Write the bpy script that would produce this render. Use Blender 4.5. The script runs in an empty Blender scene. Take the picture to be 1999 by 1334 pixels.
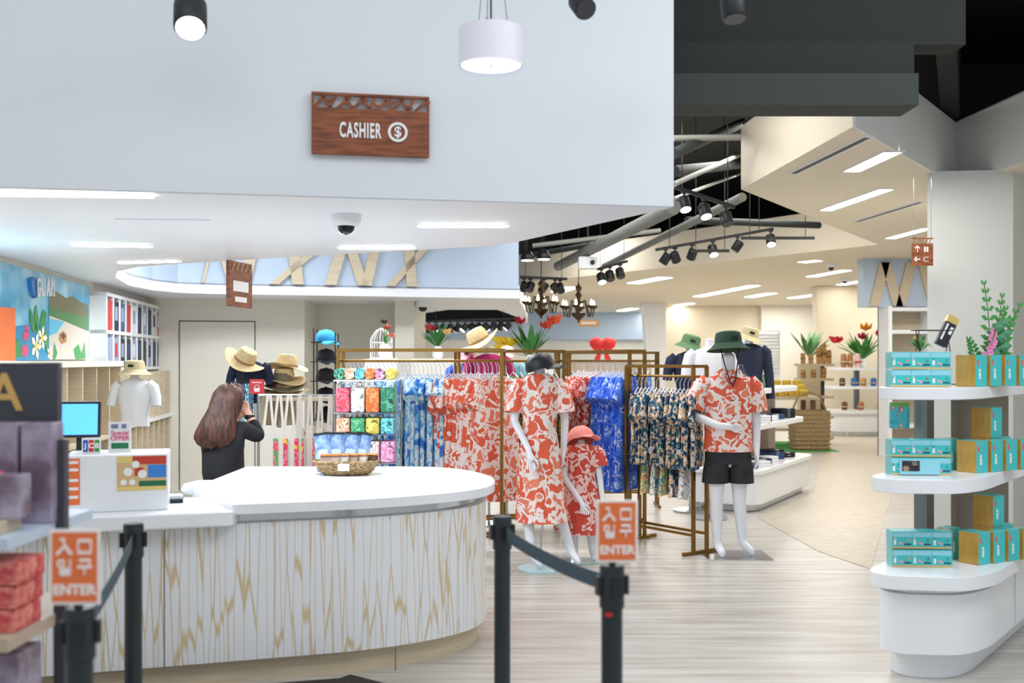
import bpy, bmesh, math, random
from mathutils import Vector, Matrix
R = random.Random(7)
sc = bpy.context.scene
COL = sc.collection
# ------------------------------------------------------------------ camera, world, lights, exposure
F, CH, HZ = 2000.0, 1.6, 705.0           # focal length in pixels of a 1999 px frame, camera height, horizon row
cam_d = bpy.data.cameras.new('camera'); cam = bpy.data.objects.new('camera', cam_d); COL.objects.link(cam)
cam_d.sensor_width = 36; cam_d.lens = 36*F/1999; cam_d.shift_y = (HZ-667)/1999; cam_d.clip_end = 100
cam.location = (0, 0, CH); cam.rotation_euler = (math.pi/2, 0, 0)
cam_d.dof.use_dof = True; cam_d.dof.focus_distance = 7.6; cam_d.dof.aperture_fstop = 2.0
sc.camera = cam
w = bpy.data.worlds.new('world'); sc.world = w; w.use_nodes = True
bg = w.node_tree.nodes['Background']; bg.inputs[0].default_value = (.86, .93, 1, 1); bg.inputs[1].default_value = 0.5
vs = sc.view_settings
vs.view_transform = 'Standard'; vs.look = 'None'; vs.gamma = 1; vs.exposure = 0.3; vs.use_curve_mapping = False
LK = .36
def area(name, loc, sx, sy, power, col=(1, 1, 1), rz=0, rx=0):
    d = bpy.data.lights.new(name, 'AREA'); d.shape = 'RECTANGLE'; d.size = sx; d.size_y = sy; d.energy = power*LK; d.color = col
    o = bpy.data.objects.new(name, d); COL.objects.link(o); o.location = loc; o.rotation_euler = (rx, 0, rz); return o
area('concourse_ceiling_light', (0.3, 1.6, 4.7), 6, 3, 185, (.93, .97, 1))
area('concourse_ceiling_light', (2.9, 3.2, 4.5), 2, 2, 190, (.95, .98, 1))
for x, y in ((-3.0, 6.3), (-1.3, 6.0), (-2.8, 9.8), (-1.2, 9.6)):
    area('cashier_ceiling_light', (x, y, 2.3 if y < 7 else 3.3), 1.0, .5, 80 if y < 7 else 170, (.9, .95, 1))
for x, y, p in ((1.0, 8.4, 120), (.3, 11.0, 130), (2.4, 11.5, 130), (1.6, 15.5, 140), (3.4, 14.5, 110), (1.2, 19.5, 120)):
    area('well_track_light', (x, y, 4.1), 1.4, 1.4, p*1.05, (1, .98, .95))
for x, y, p in ((3.2, 8.3, 60), (4.6, 11.5, 110), (6.2, 15, 110), (6.2, 20, 130), (3.2, 24, 150), (6.5, 27, 150), (9, 22, 110), (2.5, 32, 150), (8, 30, 120)):
    area('shop_ceiling_light', (x, y, 3.27), 1.6, .6, p*.95, (1, .97, .92))
for x, y, p in ((-.8, 18, 80), (-1.0, 25, 110)):
    area('rear_ceiling_light', (x, y, 2.58), 1.2, 1.2, p*1.6, (1, .98, .96))
# ------------------------------------------------------------------ helpers
def at(px, py, Y): return Vector(((px-1000)*Y/F, Y, CH-(py-HZ)*Y/F))
def fl(px, py):
    Y = F*CH/(py-HZ); return Vector(((px-1000)*Y/F, Y, 0))
def onz(px, py, z):                      # point of the photograph on the horizontal plane z
    Y = F*(CH-z)/(py-HZ); return Vector(((px-1000)*Y/F, Y, z))
def lin(c):
    return tuple(((v/255)/12.92 if v/255 <= .04045 else ((v/255+.055)/1.055)**2.4) for v in c)+(1,)
MATS = {}
def nodes(name):
    m = bpy.data.materials.new(name); m.use_nodes = True
    nt = m.node_tree; return m, nt, nt.nodes['Principled BSDF'], nt.nodes, nt.links
def mat(name, col, rough=.5, metal=0, emit=0, noise=None, bump=None, alpha=1, trans=0, stretch=None, spec=.5, coat=0):
    if name in MATS: return MATS[name]
    m, nt, b, N, L = nodes(name)
    c = lin(col)
    b.inputs['Base Color'].default_value = c; b.inputs['Roughness'].default_value = rough; b.inputs['Metallic'].default_value = metal
    b.inputs['Specular IOR Level'].default_value = spec; b.inputs['Coat Weight'].default_value = coat
    if emit: b.inputs['Emission Color'].default_value = c; b.inputs['Emission Strength'].default_value = emit
    if trans: b.inputs['Transmission Weight'].default_value = trans
    if alpha < 1: b.inputs['Alpha'].default_value = alpha
    if noise or bump:
        tc = N.new('ShaderNodeTexCoord'); mp = N.new('ShaderNodeMapping'); L.new(tc.outputs['Object'], mp.inputs[0])
        if stretch: mp.inputs['Scale'].default_value = stretch
        t = N.new('ShaderNodeTexNoise'); L.new(mp.outputs[0], t.inputs['Vector'])
        t.inputs['Scale'].default_value = (noise or bump)[0]; t.inputs['Detail'].default_value = 5
        if noise:
            mx = N.new('ShaderNodeMix'); mx.data_type = 'RGBA'
            k = noise[1]; c2 = lin(noise[2]) if len(noise) > 2 else tuple(v*(1-k) for v in c[:3])+(1,)
            mx.inputs['A'].default_value = c; mx.inputs['B'].default_value = c2
            rp = N.new('ShaderNodeValToRGB'); rp.color_ramp.elements[0].position = .4; rp.color_ramp.elements[1].position = .62
            L.new(t.outputs['Fac'], rp.inputs[0]); L.new(rp.outputs[0], mx.inputs['Factor']); L.new(mx.outputs['Result'], b.inputs['Base Color'])
        if bump:
            bp = N.new('ShaderNodeBump'); bp.inputs['Strength'].default_value = bump[1]; bp.inputs['Distance'].default_value = .01
            L.new(t.outputs['Fac'], bp.inputs['Height']); L.new(bp.outputs[0], b.inputs['Normal'])
    MATS[name] = m; return m
def print_mat(name, cols, scale=9, dist=1.5, pos=(.45, .55), stretch=(1, 1, 1), rough=.8):
    """printed cloth: blotches of flat colours, offset per garment"""
    if name in MATS: return MATS[name]
    m, nt, b, N, L = nodes(name)
    tc = N.new('ShaderNodeTexCoord'); oi = N.new('ShaderNodeObjectInfo'); ad = N.new('ShaderNodeVectorMath'); ad.operation = 'ADD'
    sv = N.new('ShaderNodeVectorMath'); sv.operation = 'SCALE'; sv.inputs[0].default_value = (7, 3, 5); L.new(oi.outputs['Random'], sv.inputs['Scale'])
    L.new(tc.outputs['Object'], ad.inputs[0]); L.new(sv.outputs[0], ad.inputs[1])
    mp = N.new('ShaderNodeMapping'); mp.inputs['Scale'].default_value = stretch; L.new(ad.outputs[0], mp.inputs[0])
    t = N.new('ShaderNodeTexNoise'); t.inputs['Scale'].default_value = scale; t.inputs['Detail'].default_value = 2.5; t.inputs['Distortion'].default_value = dist
    L.new(mp.outputs[0], t.inputs['Vector'])
    rp = N.new('ShaderNodeValToRGB'); cr = rp.color_ramp; cr.interpolation = 'CONSTANT'
    cr.elements[0].color = lin(cols[0]); cr.elements[0].position = 0
    cr.elements[1].color = lin(cols[1]); cr.elements[1].position = pos[0]
    for c, p in zip(cols[2:], pos[1:]):
        e = cr.elements.new(p); e.color = lin(c)
    L.new(t.outputs['Fac'], rp.inputs[0]); L.new(rp.outputs[0], b.inputs['Base Color'])
    b.inputs['Roughness'].default_value = rough
    MATS[name] = m; return m

class MB:
    """collects faces (with a material index) for one mesh object"""
    def __init__(s): s.v = []; s.f = []; s.mi = []; s.cur = 0
    def add(s, vs, fs):
        o = len(s.v); s.v += [tuple(v) for v in vs]; s.f += [tuple(i+o for i in f) for f in fs]; s.mi += [s.cur]*len(fs); return s
    def box(s, c, d, rz=0, M=None):
        x, y, z = d[0]/2, d[1]/2, d[2]/2
        vs = [Vector((a*x, b*y, e*z)) for a in (-1, 1) for b in (-1, 1) for e in (-1, 1)]
        m = M if M is not None else Matrix.Rotation(rz, 3, 'Z')
        vs = [m @ v+Vector(c) for v in vs]
        return s.add(vs, [(0, 1, 3, 2), (4, 6, 7, 5), (0, 4, 5, 1), (2, 3, 7, 6), (0, 2, 6, 4), (1, 5, 7, 3)])
    def b2(s, lo, hi): return s.box([(a+b)/2 for a, b in zip(lo, hi)], [abs(b-a) for a, b in zip(lo, hi)])
    def prism(s, poly, z0, z1):
        n = len(poly)
        if sum(poly[i][0]*poly[(i+1) % n][1]-poly[(i+1) % n][0]*poly[i][1] for i in range(n)) < 0: poly = poly[::-1]
        vs = [(p[0], p[1], z0) for p in poly]+[(p[0], p[1], z1) for p in poly]
        return s.add(vs, [tuple(range(n))[::-1], tuple(range(n, 2*n))]+[(i, (i+1) % n, n+(i+1) % n, n+i) for i in range(n)])
    def plate(s, pts, off):              # polygon in space, extruded by vector off
        n = len(pts); off = Vector(off); vs = [Vector(p) for p in pts]+[Vector(p)+off for p in pts]
        return s.add(vs, [tuple(range(n))[::-1], tuple(range(n, 2*n))]+[(i, (i+1) % n, n+(i+1) % n, n+i) for i in range(n)])
    def rings(s, rings, cap=True, closed=True):
        n = len(rings[0]); vs = [p for r in rings for p in r]; fs = []
        for i in range(len(rings)-1):
            for j in range(n if closed else n-1):
                a, b = i*n+j, i*n+(j+1) % n; fs.append((a, b, b+n, a+n))
        if cap and closed: fs += [tuple(range(n))[::-1], tuple(range((len(rings)-1)*n, len(rings)*n))]
        return s.add(vs, fs)
    def lathe(s, prof, c=(0, 0, 0), n=20, M=None, cap=True, sx=1, sy=1):
        c = Vector(c); rs = []
        for r, z in prof:
            ring = [Vector((r*sx*math.cos(2*math.pi*j/n), r*sy*math.sin(2*math.pi*j/n), z)) for j in range(n)]
            rs.append([(M @ p if M is not None else p)+c for p in ring])
        return s.rings(rs, cap)
    def tube(s, pts, r, n=8, cap=True):
        pts = [Vector(p) for p in pts]; rs = []; up = None
        for i, p in enumerate(pts):
            d = (pts[min(i+1, len(pts)-1)]-pts[max(i-1, 0)]).normalized()
            if up is None: up = Vector((0, 0, 1)) if abs(d.z) < .9 else Vector((1, 0, 0))
            x = d.cross(up).normalized(); y = x.cross(d).normalized(); up = y
            rr = r[i] if isinstance(r, (list, tuple)) else r
            rs.append([p+(x*math.cos(2*math.pi*j/n)+y*math.sin(2*math.pi*j/n))*rr for j in range(n)])
        return s.rings(rs, cap)
    def bar(s, a, b, w, h=None):         # square bar from a to b
        a, b = Vector(a), Vector(b); d = b-a; L = d.length; d.normalize()
        up = Vector((0, 0, 1)) if abs(d.z) < .95 else Vector((0, 1, 0))
        x = d.cross(up).normalized(); y = x.cross(d)
        M = Matrix((x, y, d)).transposed()
        return s.box((a+b)/2, (w, h or w, L), M=M)
    def build(s, name, m, parent=None, loc=(0, 0, 0), rz=0, smooth=False, bevel=0, tag=None):
        me = bpy.data.meshes.new(name); me.from_pydata(s.v, [], s.f)
        ms = m if isinstance(m, (list, tuple)) else [m]
        for k in ms: me.materials.append(k)
        if len(ms) > 1: me.polygons.foreach_set('material_index', s.mi)
        bm = bmesh.new(); bm.from_mesh(me); bmesh.ops.recalc_face_normals(bm, faces=bm.faces)
        bmesh.ops.triangulate(bm, faces=[f for f in bm.faces if len(f.verts) > 4]); bm.to_mesh(me); bm.free()
        if smooth:
            me.polygons.foreach_set('use_smooth', [True]*len(me.polygons))
            try: me.set_sharp_from_angle(angle=math.radians(smooth if smooth is not True else 50))
            except Exception: pass
        o = bpy.data.objects.new(name, me); COL.objects.link(o); o.location = loc; o.rotation_euler = (0, 0, rz)
        if parent is not None: o.parent = parent
        if bevel:
            bv = o.modifiers.new('bevel', 'BEVEL'); bv.width = bevel; bv.segments = 2; bv.limit_method = 'ANGLE'
        if tag: lab(o, *tag)
        return o
def lab(o, label, cat, group=None):
    o['label'] = label; o['category'] = cat
    if group: o['group'] = group
    return o
def thing(name, label, cat, loc=(0, 0, 0), rz=0, group=None):
    o = bpy.data.objects.new(name, None); COL.objects.link(o); o.location = loc; o.rotation_euler = (0, 0, rz); o.empty_display_size = .1
    return lab(o, label, cat, group)
def struct(o): o['kind'] = 'structure'; return o
def dup(o, loc=None, rz=None, label=None, group=None, parent=None, mats=None):
    c = o.copy(); COL.objects.link(c); c.parent = parent
    if loc is not None: c.location = loc
    if rz is not None: c.rotation_euler = (0, 0, rz)
    if label: c['label'] = label
    if group: c['group'] = group
    for ch in [k for k in bpy.data.objects if k.parent == o]: dup(ch, parent=c)
    return c
def text(name, body, size, m, parent=None, M=None, ext=.003, align='CENTER', sx=1, bold=0, sp=1):
    cu = bpy.data.curves.new(name, 'FONT'); cu.body = body; cu.size = size; cu.extrude = ext; cu.align_x = align; cu.align_y = 'CENTER'; cu.offset = bold; cu.space_character = sp
    cu.resolution_u = 3
    t = bpy.data.objects.new(name, cu); COL.objects.link(t)
    dg = bpy.context.evaluated_depsgraph_get(); dg.update()
    me = bpy.data.meshes.new_from_object(t.evaluated_get(dg)); bpy.data.objects.remove(t)
    me.materials.clear(); me.materials.append(m)
    o = bpy.data.objects.new(name, me); COL.objects.link(o)
    if parent is not None: o.parent = parent
    mm = Matrix.Diagonal((sx, 1, 1, 1)); o.matrix_local = (M @ mm) if M is not None else mm
    return o
def upright(loc, rz=0):                  # matrix standing a text up, facing -Y turned by rz
    return Matrix.Translation(loc) @ Matrix.Rotation(rz, 4, 'Z') @ Matrix.Rotation(math.pi/2, 4, 'X')
def fillet(poly, r, n=5):
    out = []; N_ = len(poly)
    for i, p in enumerate(poly):
        rr = r[i] if isinstance(r, (list, tuple)) else r
        p = Vector(p[:2]); a = (Vector(poly[i-1][:2])-p); b = (Vector(poly[(i+1) % N_][:2])-p)
        if rr <= 0: out.append(tuple(p)); continue
        k = min(rr, a.length*.49, b.length*.49); a = p+a.normalized()*k; b = p+b.normalized()*k
        for j in range(n+1):
            t = j/n; out.append(tuple(a*(1-t)**2+p*2*t*(1-t)+b*t*t))
    return out
SL = .187; GA = math.atan(SL)            # the shop's own grid is turned by this angle to the camera
# ------------------------------------------------------------------ surface materials
m_floor, nt, b, N, L = nodes('floor_tile')
tc = N.new('ShaderNodeTexCoord'); mp = N.new('ShaderNodeMapping'); mp.inputs['Scale'].default_value = (.7, 9, 1); mp.inputs['Rotation'].default_value = (0, 0, .12); L.new(tc.outputs['Object'], mp.inputs[0])
t1 = N.new('ShaderNodeTexNoise'); t1.inputs['Scale'].default_value = 1.6; t1.inputs['Detail'].default_value = 6; L.new(mp.outputs[0], t1.inputs[0])
rp = N.new('ShaderNodeValToRGB'); e = rp.color_ramp.elements; e[0].position = .3; e[0].color = lin((168, 160, 150)); e[1].position = .7; e[1].color = lin((206, 203, 198)); L.new(t1.outputs['Fac'], rp.inputs[0])
L.new(rp.outputs[0], b.inputs['Base Color']); b.inputs['Roughness'].default_value = .3
m_walk = mat('walkway_wood', (198, 188, 172), .35, noise=(3, .2, (180, 168, 150)), stretch=(2, 9, 1))
m_white = mat('white_paint', (226, 230, 235), .6, bump=(300, .03))
m_soffit = mat('soffit_white', (236, 239, 244), .4)
m_cream = mat('cream_wall', (232, 227, 214), .65)
m_beige = mat('beige_brushed', (230, 219, 196), .6, bump=(40, .15), stretch=(1, 1, 6))
m_blue = mat('pale_blue_panel', (186, 203, 224), .5)
m_dark = mat('dark_ceiling_paint', (30, 33, 32), .8)
m_beam = mat('grey_green_beam', (44, 51, 48), .7, bump=(60, .1))
m_wood = mat('pale_wood', (208, 192, 164), .5, noise=(4, .12), stretch=(1, 1, 14))
m_signwood = mat('sign_wood', (150, 84, 48), .5, noise=(7, .3, (112, 58, 32)), stretch=(1, 1, 9))
m_gold = mat('brass_frame', (150, 116, 62), .35, 1)
m_black = mat('black_metal', (24, 26, 30), .45)
m_lamp = mat('lamp_glow', (255, 252, 245), .5, emit=14)
m_lampw = mat('lamp_glow_warm', (255, 236, 200), .5, emit=9)
m_whitegloss = mat('white_gloss', (240, 242, 245), .25)
m_glass = mat('clear_acrylic', (235, 245, 248), .05, alpha=.16)
m_chrome = mat('chrome', (200, 204, 208), .15, 1)
# ------------------------------------------------------------------ the room
fo = struct(MB().b2((-9, -2, -.1), (10, 32, 0)).build('floor', m_floor))
wk = [onz(*p, 0) for p in ((1480, 1012), (1588, 965), (1618, 850), (1740, 842), (1760, 900), (1700, 1112), (1600, 1078))]
struct(MB().prism([p[:2] for p in wk], 0, .004).build('floor', m_walk))
ZS = 2.36
# white fascia over the cashier with its folded-back end
fa = lambda x: 4.92+SL*x
tip = (.80, fa(.8))
struct(MB().prism([(-6, fa(-6)), tip, (.10, 6.42), (.0, 6.35), (.62, fa(.62)+.16), (-6, fa(-6)+.16)], ZS+.005, 5.0).build('wall_fascia', m_white))
rec = [(.04, 6.52), (-.135, 6.76), (-.5, 6.95), (-1.28, 7.31), (-2.6, 8.0), (-3.0, 8.25), (-3.35, 8.7), (-3.6, 9.3), (-3.85, 10.3), (-3.86, 11.0), (-3.72, 11.4), (-3.4, 11.6)]
lat0, lat1 = Vector((-3.4, 11.6, 0)), Vector((.081, 12.46, 0))
cashier_ceiling = [(-6, fa(-6)+.008), (.792, fa(.792)+.008)]+rec+[(lat1.x, lat1.y), (.1, 12.6), (.1, 15.2), (-6, 15.2)]
struct(MB().prism(cashier_ceiling, ZS, ZS+.12).build('ceiling', m_soffit))
# recess wall with the crossing wood strips
wl_ = MB(); pts = rec[4:]+[(lat1.x, lat1.y)]
for i in range(len(pts)-1):
    a, b2_ = Vector(pts[i]+(0,)), Vector(pts[i+1]+(0,)); n = Vector((-(b2_-a).y, (b2_-a).x, 0)).normalized()*.12
    wl_.plate([a+Vector((0, 0, ZS+.1)), b2_+Vector((0, 0, ZS+.1)), b2_+Vector((0, 0, 3.55)), a+Vector((0, 0, 3.55))], n)
wlat = struct(wl_.build('wall_lattice', m_blue))
struct(MB().prism([(-6, 6.9), (-.6, 6.9), (.1, 7.0), (.1, 12.7), (-6, 12.7)], 3.55, 3.65).build('ceiling', m_soffit))
ld = (lat1-lat0).normalized(); ln = Vector((ld.y, -ld.x, 0))
def lat_pt(px, py):
    k = (px-1000)/F; Y = (lat0.y-lat0.x*ld.y/ld.x)/(1-k*ld.y/ld.x); return at(px, py, Y)
for (x0, y0, x1, y1, wd) in ((397, 575, 410, 500, .03), (448, 575, 432, 500, .03), (478, 577, 495, 480, .13), (535, 578, 640, 470, .11), (582, 578, 572, 478, .13), (645, 578, 668, 480, .13),
                             (708, 578, 682, 478, .12), (715, 579, 735, 470, .12), (762, 580, 842, 470, .10), (803, 580, 797, 470, .12)):
    a, b_ = lat_pt(x0, y0), lat_pt(x1, y1); a.z = max(a.z, ZS+.12)
    d = (b_-a); b_ = a+d*1.9; s_ = ld*(wd/2)
    MB().plate([a-s_, a+s_, b_+s_, b_-s_], ln*.07).build('strip', m_wood, wlat)
# left wall, mural wall, back wall with door, column
LW = lambda Y: -2.585-.15*Y
def onl(px, py, off=0):                  # point of the photograph on the left wall
    Y = 2.585/((1000-px)/F-.15); p = at(px, py, Y); return p+Vector((1, .15, 0)).normalized()*off
struct(MB().prism([(LW(2.5), 2.5), (LW(13.4), 13.4), (LW(13.4)-.15, 13.4), (LW(2.5)-.15, 2.5)], 0, 3.6).build('wall_left', m_cream))
bw = lambda x: 13.27+SL*x
wb = struct(MB().prism([(-4.75, bw(-4.75)), (-2.59, bw(-2.59)), (-2.59, 13.75), (-1.48, 13.9), (-1.48, 12.95), (-1.24, 12.98), (-1.24, 14.7), (-4.75, 14.7)], 0, ZS+.02).build('wall_back', m_cream))
dr = thing('door_1', 'plain cream flush door in the back wall behind the cashier', 'door', (-3.62, bw(-3.62), 0), GA); dr['kind'] = 'structure'
MB().b2((-.44, -.012, .02), (.44, .02, 2.08)).build('door_leaf', m_cream, dr)
m_gap = mat('door_gap', (120, 116, 106), .8)
for lo, hi in (((-.455, -.006, .02), (-.44, .02, 2.095)), ((.44, -.006, .02), (.455, .02, 2.095)), ((-.455, -.006, 2.08), (.455, .02, 2.095))): MB().b2(lo, hi).build('door_gap', m_gap, dr)
for z in (.3, 1.05, 1.85): MB().tube([(-.447, -.014, z), (-.447, -.014, z+.1)], .007).build('hinge', m_gap, dr)
# main shop ceiling with its folded fascia around the open dark well
ZM = 3.3
A0, A1, B1, C1 = onz(1447, 370, ZM), onz(1665, 248, ZM), onz(1866, 363, ZM), onz(1999, 318, ZM)
D_, E_ = onz(1715, 478, ZM), onz(1090, 545, ZM)
main = [(.15, 22.4), E_[:2], D_[:2], A0[:2], A1[:2], B1[:2], C1[:2], (4.7, 5.5), (13, 5.5), (13, 37), (.5, 37), (.47, 29)]
struct(MB().prism(main, ZM, 3.92).build('ceiling', m_beige))
m_plaster = mat('fascia_plaster', (228, 229, 224), .7, bump=(30, .15), stretch=(1, 1, 5))
for i, (p_, q_) in enumerate(((A1, B1), (B1, C1), (C1, Vector((4.7, 5.5, ZM))))):
    d_ = (q_-p_).normalized(); n_ = Vector((d_.y, -d_.x, 0)); n_ = n_ if n_.y < 0 else -n_
    if i: n_ = Vector((-abs(d_.y), -abs(d_.x), 0))
    struct(MB().plate([p_.xy.to_3d()+Vector((0, 0, z_)) for z_ in (ZM-.002, 3.9)]+[q_.xy.to_3d()+Vector((0, 0, z_)) for z_ in (3.9, ZM-.002)], n_*.02).build('trim_%d' % (5+i), m_plaster))
hole = [onz(826, 612, 2.62), onz(945, 595, 2.62), onz(1015, 621, 2.62)]
struct(MB().prism([(-6, 14.6), (.1, 15.2), (.1, 17.2), (.2, 19), hole[1][:2], hole[0][:2], (-6, 22)], 2.62, 2.9).build('ceiling', m_soffit))
struct(MB().prism([hole[1][:2], (.2, 19), (.3, 22), (.45, 29), (hole[2].x+.05, 29), hole[2][:2]], 2.62, 2.9).build('ceiling', m_soffit))
struct(MB().b2((-9, 5.6, 4.9), (13, 38, 5.0)).build('ceiling', m_dark))
struct(MB().b2((-9, 37.6, 0), (13, 37.8, 4.9)).build('wall_far', m_dark))
struct(MB().b2((-6, 28, 0), (.46, 28.2, 2.2)).build('wall_far', m_cream))
struct(MB().b2((.4, 36, 0), (13, 36.2, 2.35)).build('wall_far', m_cream))
struct(MB().b2((.4, 35.8, 2.35), (13, 36.2, 3.31)).build('trim_4', m_blue))
struct(MB().b2((-6, 27.8, 2.2), (.46, 28.2, 2.66)).build('trim_1', m_blue))
struct(MB().b2((12.8, 5.5, 0), (13, 37, 3.3)).build('wall_right', m_cream))
struct(MB().b2((4.65, 31.5, 0), (12.8, 31.7, ZM+.02)).build('wall_back', m_beige))
struct(MB().b2((7.6, 31.2, 0), (12.8, 31.48, ZM+.01)).build('wall_back', m_cream))
struct(MB().plate([at(1255, 592, 30), at(1300, 592, 30), at(1300, 811.6, 30), at(1272, 811.6, 30)], (0, .5, 0)).build('wall_column', m_soffit))
struct(MB().plate([at(1593, 558, 23.1), at(1720, 558, 23.1), at(1720, 843.5, 23.1), at(1617, 843.5, 23.1)], (0, .4, 0)).build('wall_column', m_beige))
co = struct(MB().prism([(3.77, 9.3), (4.5, 9.2), (5.6, 10.3), (5.1, 11), (4.4, 10.6)], 0, ZM+.02).build('wall_column', mat('column_plaster', (214, 216, 212), .6, bump=(30, .1), stretch=(3, 3, .5))))
# dark beam and dark wall over the shop mouth
bmz = [1.6+k*5.3/F for k in (500, 562, 632)]
struct(MB().b2((.70, 5.3, bmz[0]), (2.104, 5.55, bmz[1])).build('trim_2', m_beam))
struct(MB().b2((.70, 5.36, bmz[1]), (2.104, 5.56, bmz[2])).build('trim_3', mat('dark_beam_web', (32, 36, 34), .8)))
struct(MB().b2((.70, 5.42, bmz[2]), (2.40, 5.6, 5)).build('wall_upper', m_dark))
struct(MB().prism([(2.40, 5.6), (5.0, 11.4), (12, 11.4), (12, 11.6), (4.9, 11.6), (2.3, 5.7)], 3.93, 5).build('wall_upper', m_dark))
# lattice bulkhead deep on the right
bk = struct(MB().b2((at(1686, 600, 17).x, 17, 2.5), (8.5, 17.3, ZM)).build('wall_bulkhead', m_blue))
for (x0, x1) in ((1706, 1726), (1752, 1728), (1757, 1778), (1822, 1800)):
    a, b_ = at(x0, 598, 17), at(x1, 513, 17)
    MB().plate([a-Vector((.08, 0, 0)), a+Vector((.08, 0, 0)), b_+Vector((.08, 0, 0)), b_-Vector((.08, 0, 0))], (0, -.05, 0)).build('strip', m_wood, bk)
# lights and slots in the main ceiling
def ceiling_slot(name, near, far, wd, z, m, label, cat, group):
    a, b_ = onz(*near, z), onz(*far, z); d = (b_-a).normalized(); n = Vector((d.y, -d.x, 0))*wd/2
    t = thing(name, label, cat, (a+b_)/2, 0, group); c = (a+b_)/2
    MB().plate([a-n-c, a+n-c, b_+n-c, b_-n-c], (0, 0, -.006)).build('diffuser', m, t)
    f = MB(); n2 = n*1.25; e2 = d*.02
    for p, q in ((a-n2-e2, b_-n2+e2), (a+n2-e2, b_+n2+e2), (a-n2, a+n2), (b_-n2, b_+n2)): f.bar(p-c-Vector((0, 0, .003)), q-c-Vector((0, 0, .003)), .015)
    f.build('frame', m_soffit, t)
pl = [((1745, 295), (1662, 334), .13, 'nearest the folded fascia'), ((1732, 368), (1612, 410), .13, 'second from the folded fascia'), ((1812, 445), (1738, 465), .13, 'beside the grey column'),
      ((1655, 527), (1583, 540), .2, 'over the vase display'), ((1686, 548), (1640, 556), .2, 'beside the lattice bulkhead'), ((1475, 557), (1362, 579), .25, 'longest in the rear ceiling'),
      ((1510, 572), (1462, 580), .25, 'right of the longest one in the rear'), ((1595, 575), (1545, 582), .25, 'by the slanted wall'), ((1600, 508), (1565, 512), .2, 'small, under the diagonal ceiling edge'),
      ((1302, 541), (1237, 553), .3, 'right of the chandeliers'), ((1120, 560), (1088, 570), .3, 'behind the left chandelier'), ((1350, 592), (1322, 597), .25, 'smallest, over the far beige wall'),
      ((1240, 602), (1212, 607), .3, 'far back right of the chandeliers'), ((1290, 606), (1262, 611), .3, 'far back by the white slanted column'), ((1200, 617), (1160, 625), .4, 'far back over the hanging wooden sign')]
for n_, f_, wd, wh in pl: ceiling_slot('ceiling_light', n_, f_, wd, ZM, m_lamp, 'long rectangular lit ceiling panel, '+wh, 'ceiling light', 'recessed ceiling panels')
for n_, f_, wh in (((1695, 266), (1548, 338), 'near the folded fascia edge'), ((1800, 393), (1672, 432), 'beside the grey column')):
    ceiling_slot('air_slot', n_, f_, .06, ZM, m_black, 'thin dark air slot in the beige ceiling '+wh, 'vent', 'ceiling air slots')
# ------------------------------------------------------------------ cashier counter
m_stone = mat('white_stone', (238, 240, 244), .18, noise=(5, .05), spec=.5)
m_panel, nt, b, N, L = nodes('branch_panel')     # white laminate with tan branch veins
tc = N.new('ShaderNodeTexCoord'); mp = N.new('ShaderNodeMapping'); mp.inputs['Scale'].default_value = (1, 1, .055); L.new(tc.outputs['Object'], mp.inputs[0])
nz = N.new('ShaderNodeTexNoise'); nz.inputs['Scale'].default_value = 5; L.new(mp.outputs[0], nz.inputs[0])
mx = N.new('ShaderNodeMix'); mx.data_type = 'RGBA'; mx.blend_type = 'ADD'; mx.inputs['Factor'].default_value = .05; L.new(mp.outputs[0], mx.inputs['A']); L.new(nz.outputs['Color'], mx.inputs['B'])
vo = N.new('ShaderNodeTexVoronoi'); vo.feature = 'DISTANCE_TO_EDGE'; vo.inputs['Scale'].default_value = 27; L.new(mx.outputs['Result'], vo.inputs['Vector'])
rp = N.new('ShaderNodeValToRGB'); e = rp.color_ramp.elements; e[0].position = .015; e[0].color = lin((208, 186, 148)); e[1].position = .065; e[1].color = lin((228, 230, 234)); L.new(vo.outputs['Distance'], rp.inputs[0])
L.new(rp.outputs[0], b.inputs['Base Color']); b.inputs['Roughness'].default_value = .3
CF = lambda x: 5.42+.30*x                # line of the counter front
ct = thing('cashier_counter', 'long white cashier counter with tan branch-pattern front and rounded end', 'counter')
outer = [(-3.1, CF(-3.1)), (-.62, CF(-.62)), (-.14, 5.62), (-.12, 6.2), (-.42, 6.75), (-1.74, 6.75), (-1.74, 5.75), (-3.1, 5.35)]
fr = [0, .35, .28, .3, .3, .05, .05, 0]
def inset(poly, d):
    c = Vector((sum(p[0] for p in poly)/len(poly), sum(p[1] for p in poly)/len(poly))); out = []; n = len(poly)
    for i, p in enumerate(poly):
        a, q, b_ = Vector(poly[i-1]), Vector(p), Vector(poly[(i+1) % n]); u, v = (q-a).normalized(), (b_-q).normalized()
        nn = (Vector((-u.y, u.x))+Vector((-v.y, v.x))); k = max(.3, nn.length_squared/2); out.append(tuple(q+nn/nn.length*d/math.sqrt(k/2) if nn.length > 0 else q))
    return out
MB().prism(fillet(inset(outer, .075), fr), 0, .125).build('plinth', m_wood, ct, smooth=30)
MB().prism(fillet(inset(outer, .02), fr), .125, .80).build('front_panel', m_panel, ct, smooth=30)
MB().prism(fillet(inset(outer, .06), fr), .80, .852).build('reveal_strip', m_chrome, ct, smooth=30)
top_r = [(-1.36, CF(-1.36)-.03), (-.62, CF(-.62)-.03), (-.11, 5.6), (-.09, 6.22), (-.42, 6.8), (-1.76, 6.8), (-1.76, 5.6)]
MB().prism(fillet(top_r, [.02, .35, .28, .3, .3, .03, .03]), .852, .90).build('worktop', m_stone, ct, smooth=30, bevel=.006)
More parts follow.
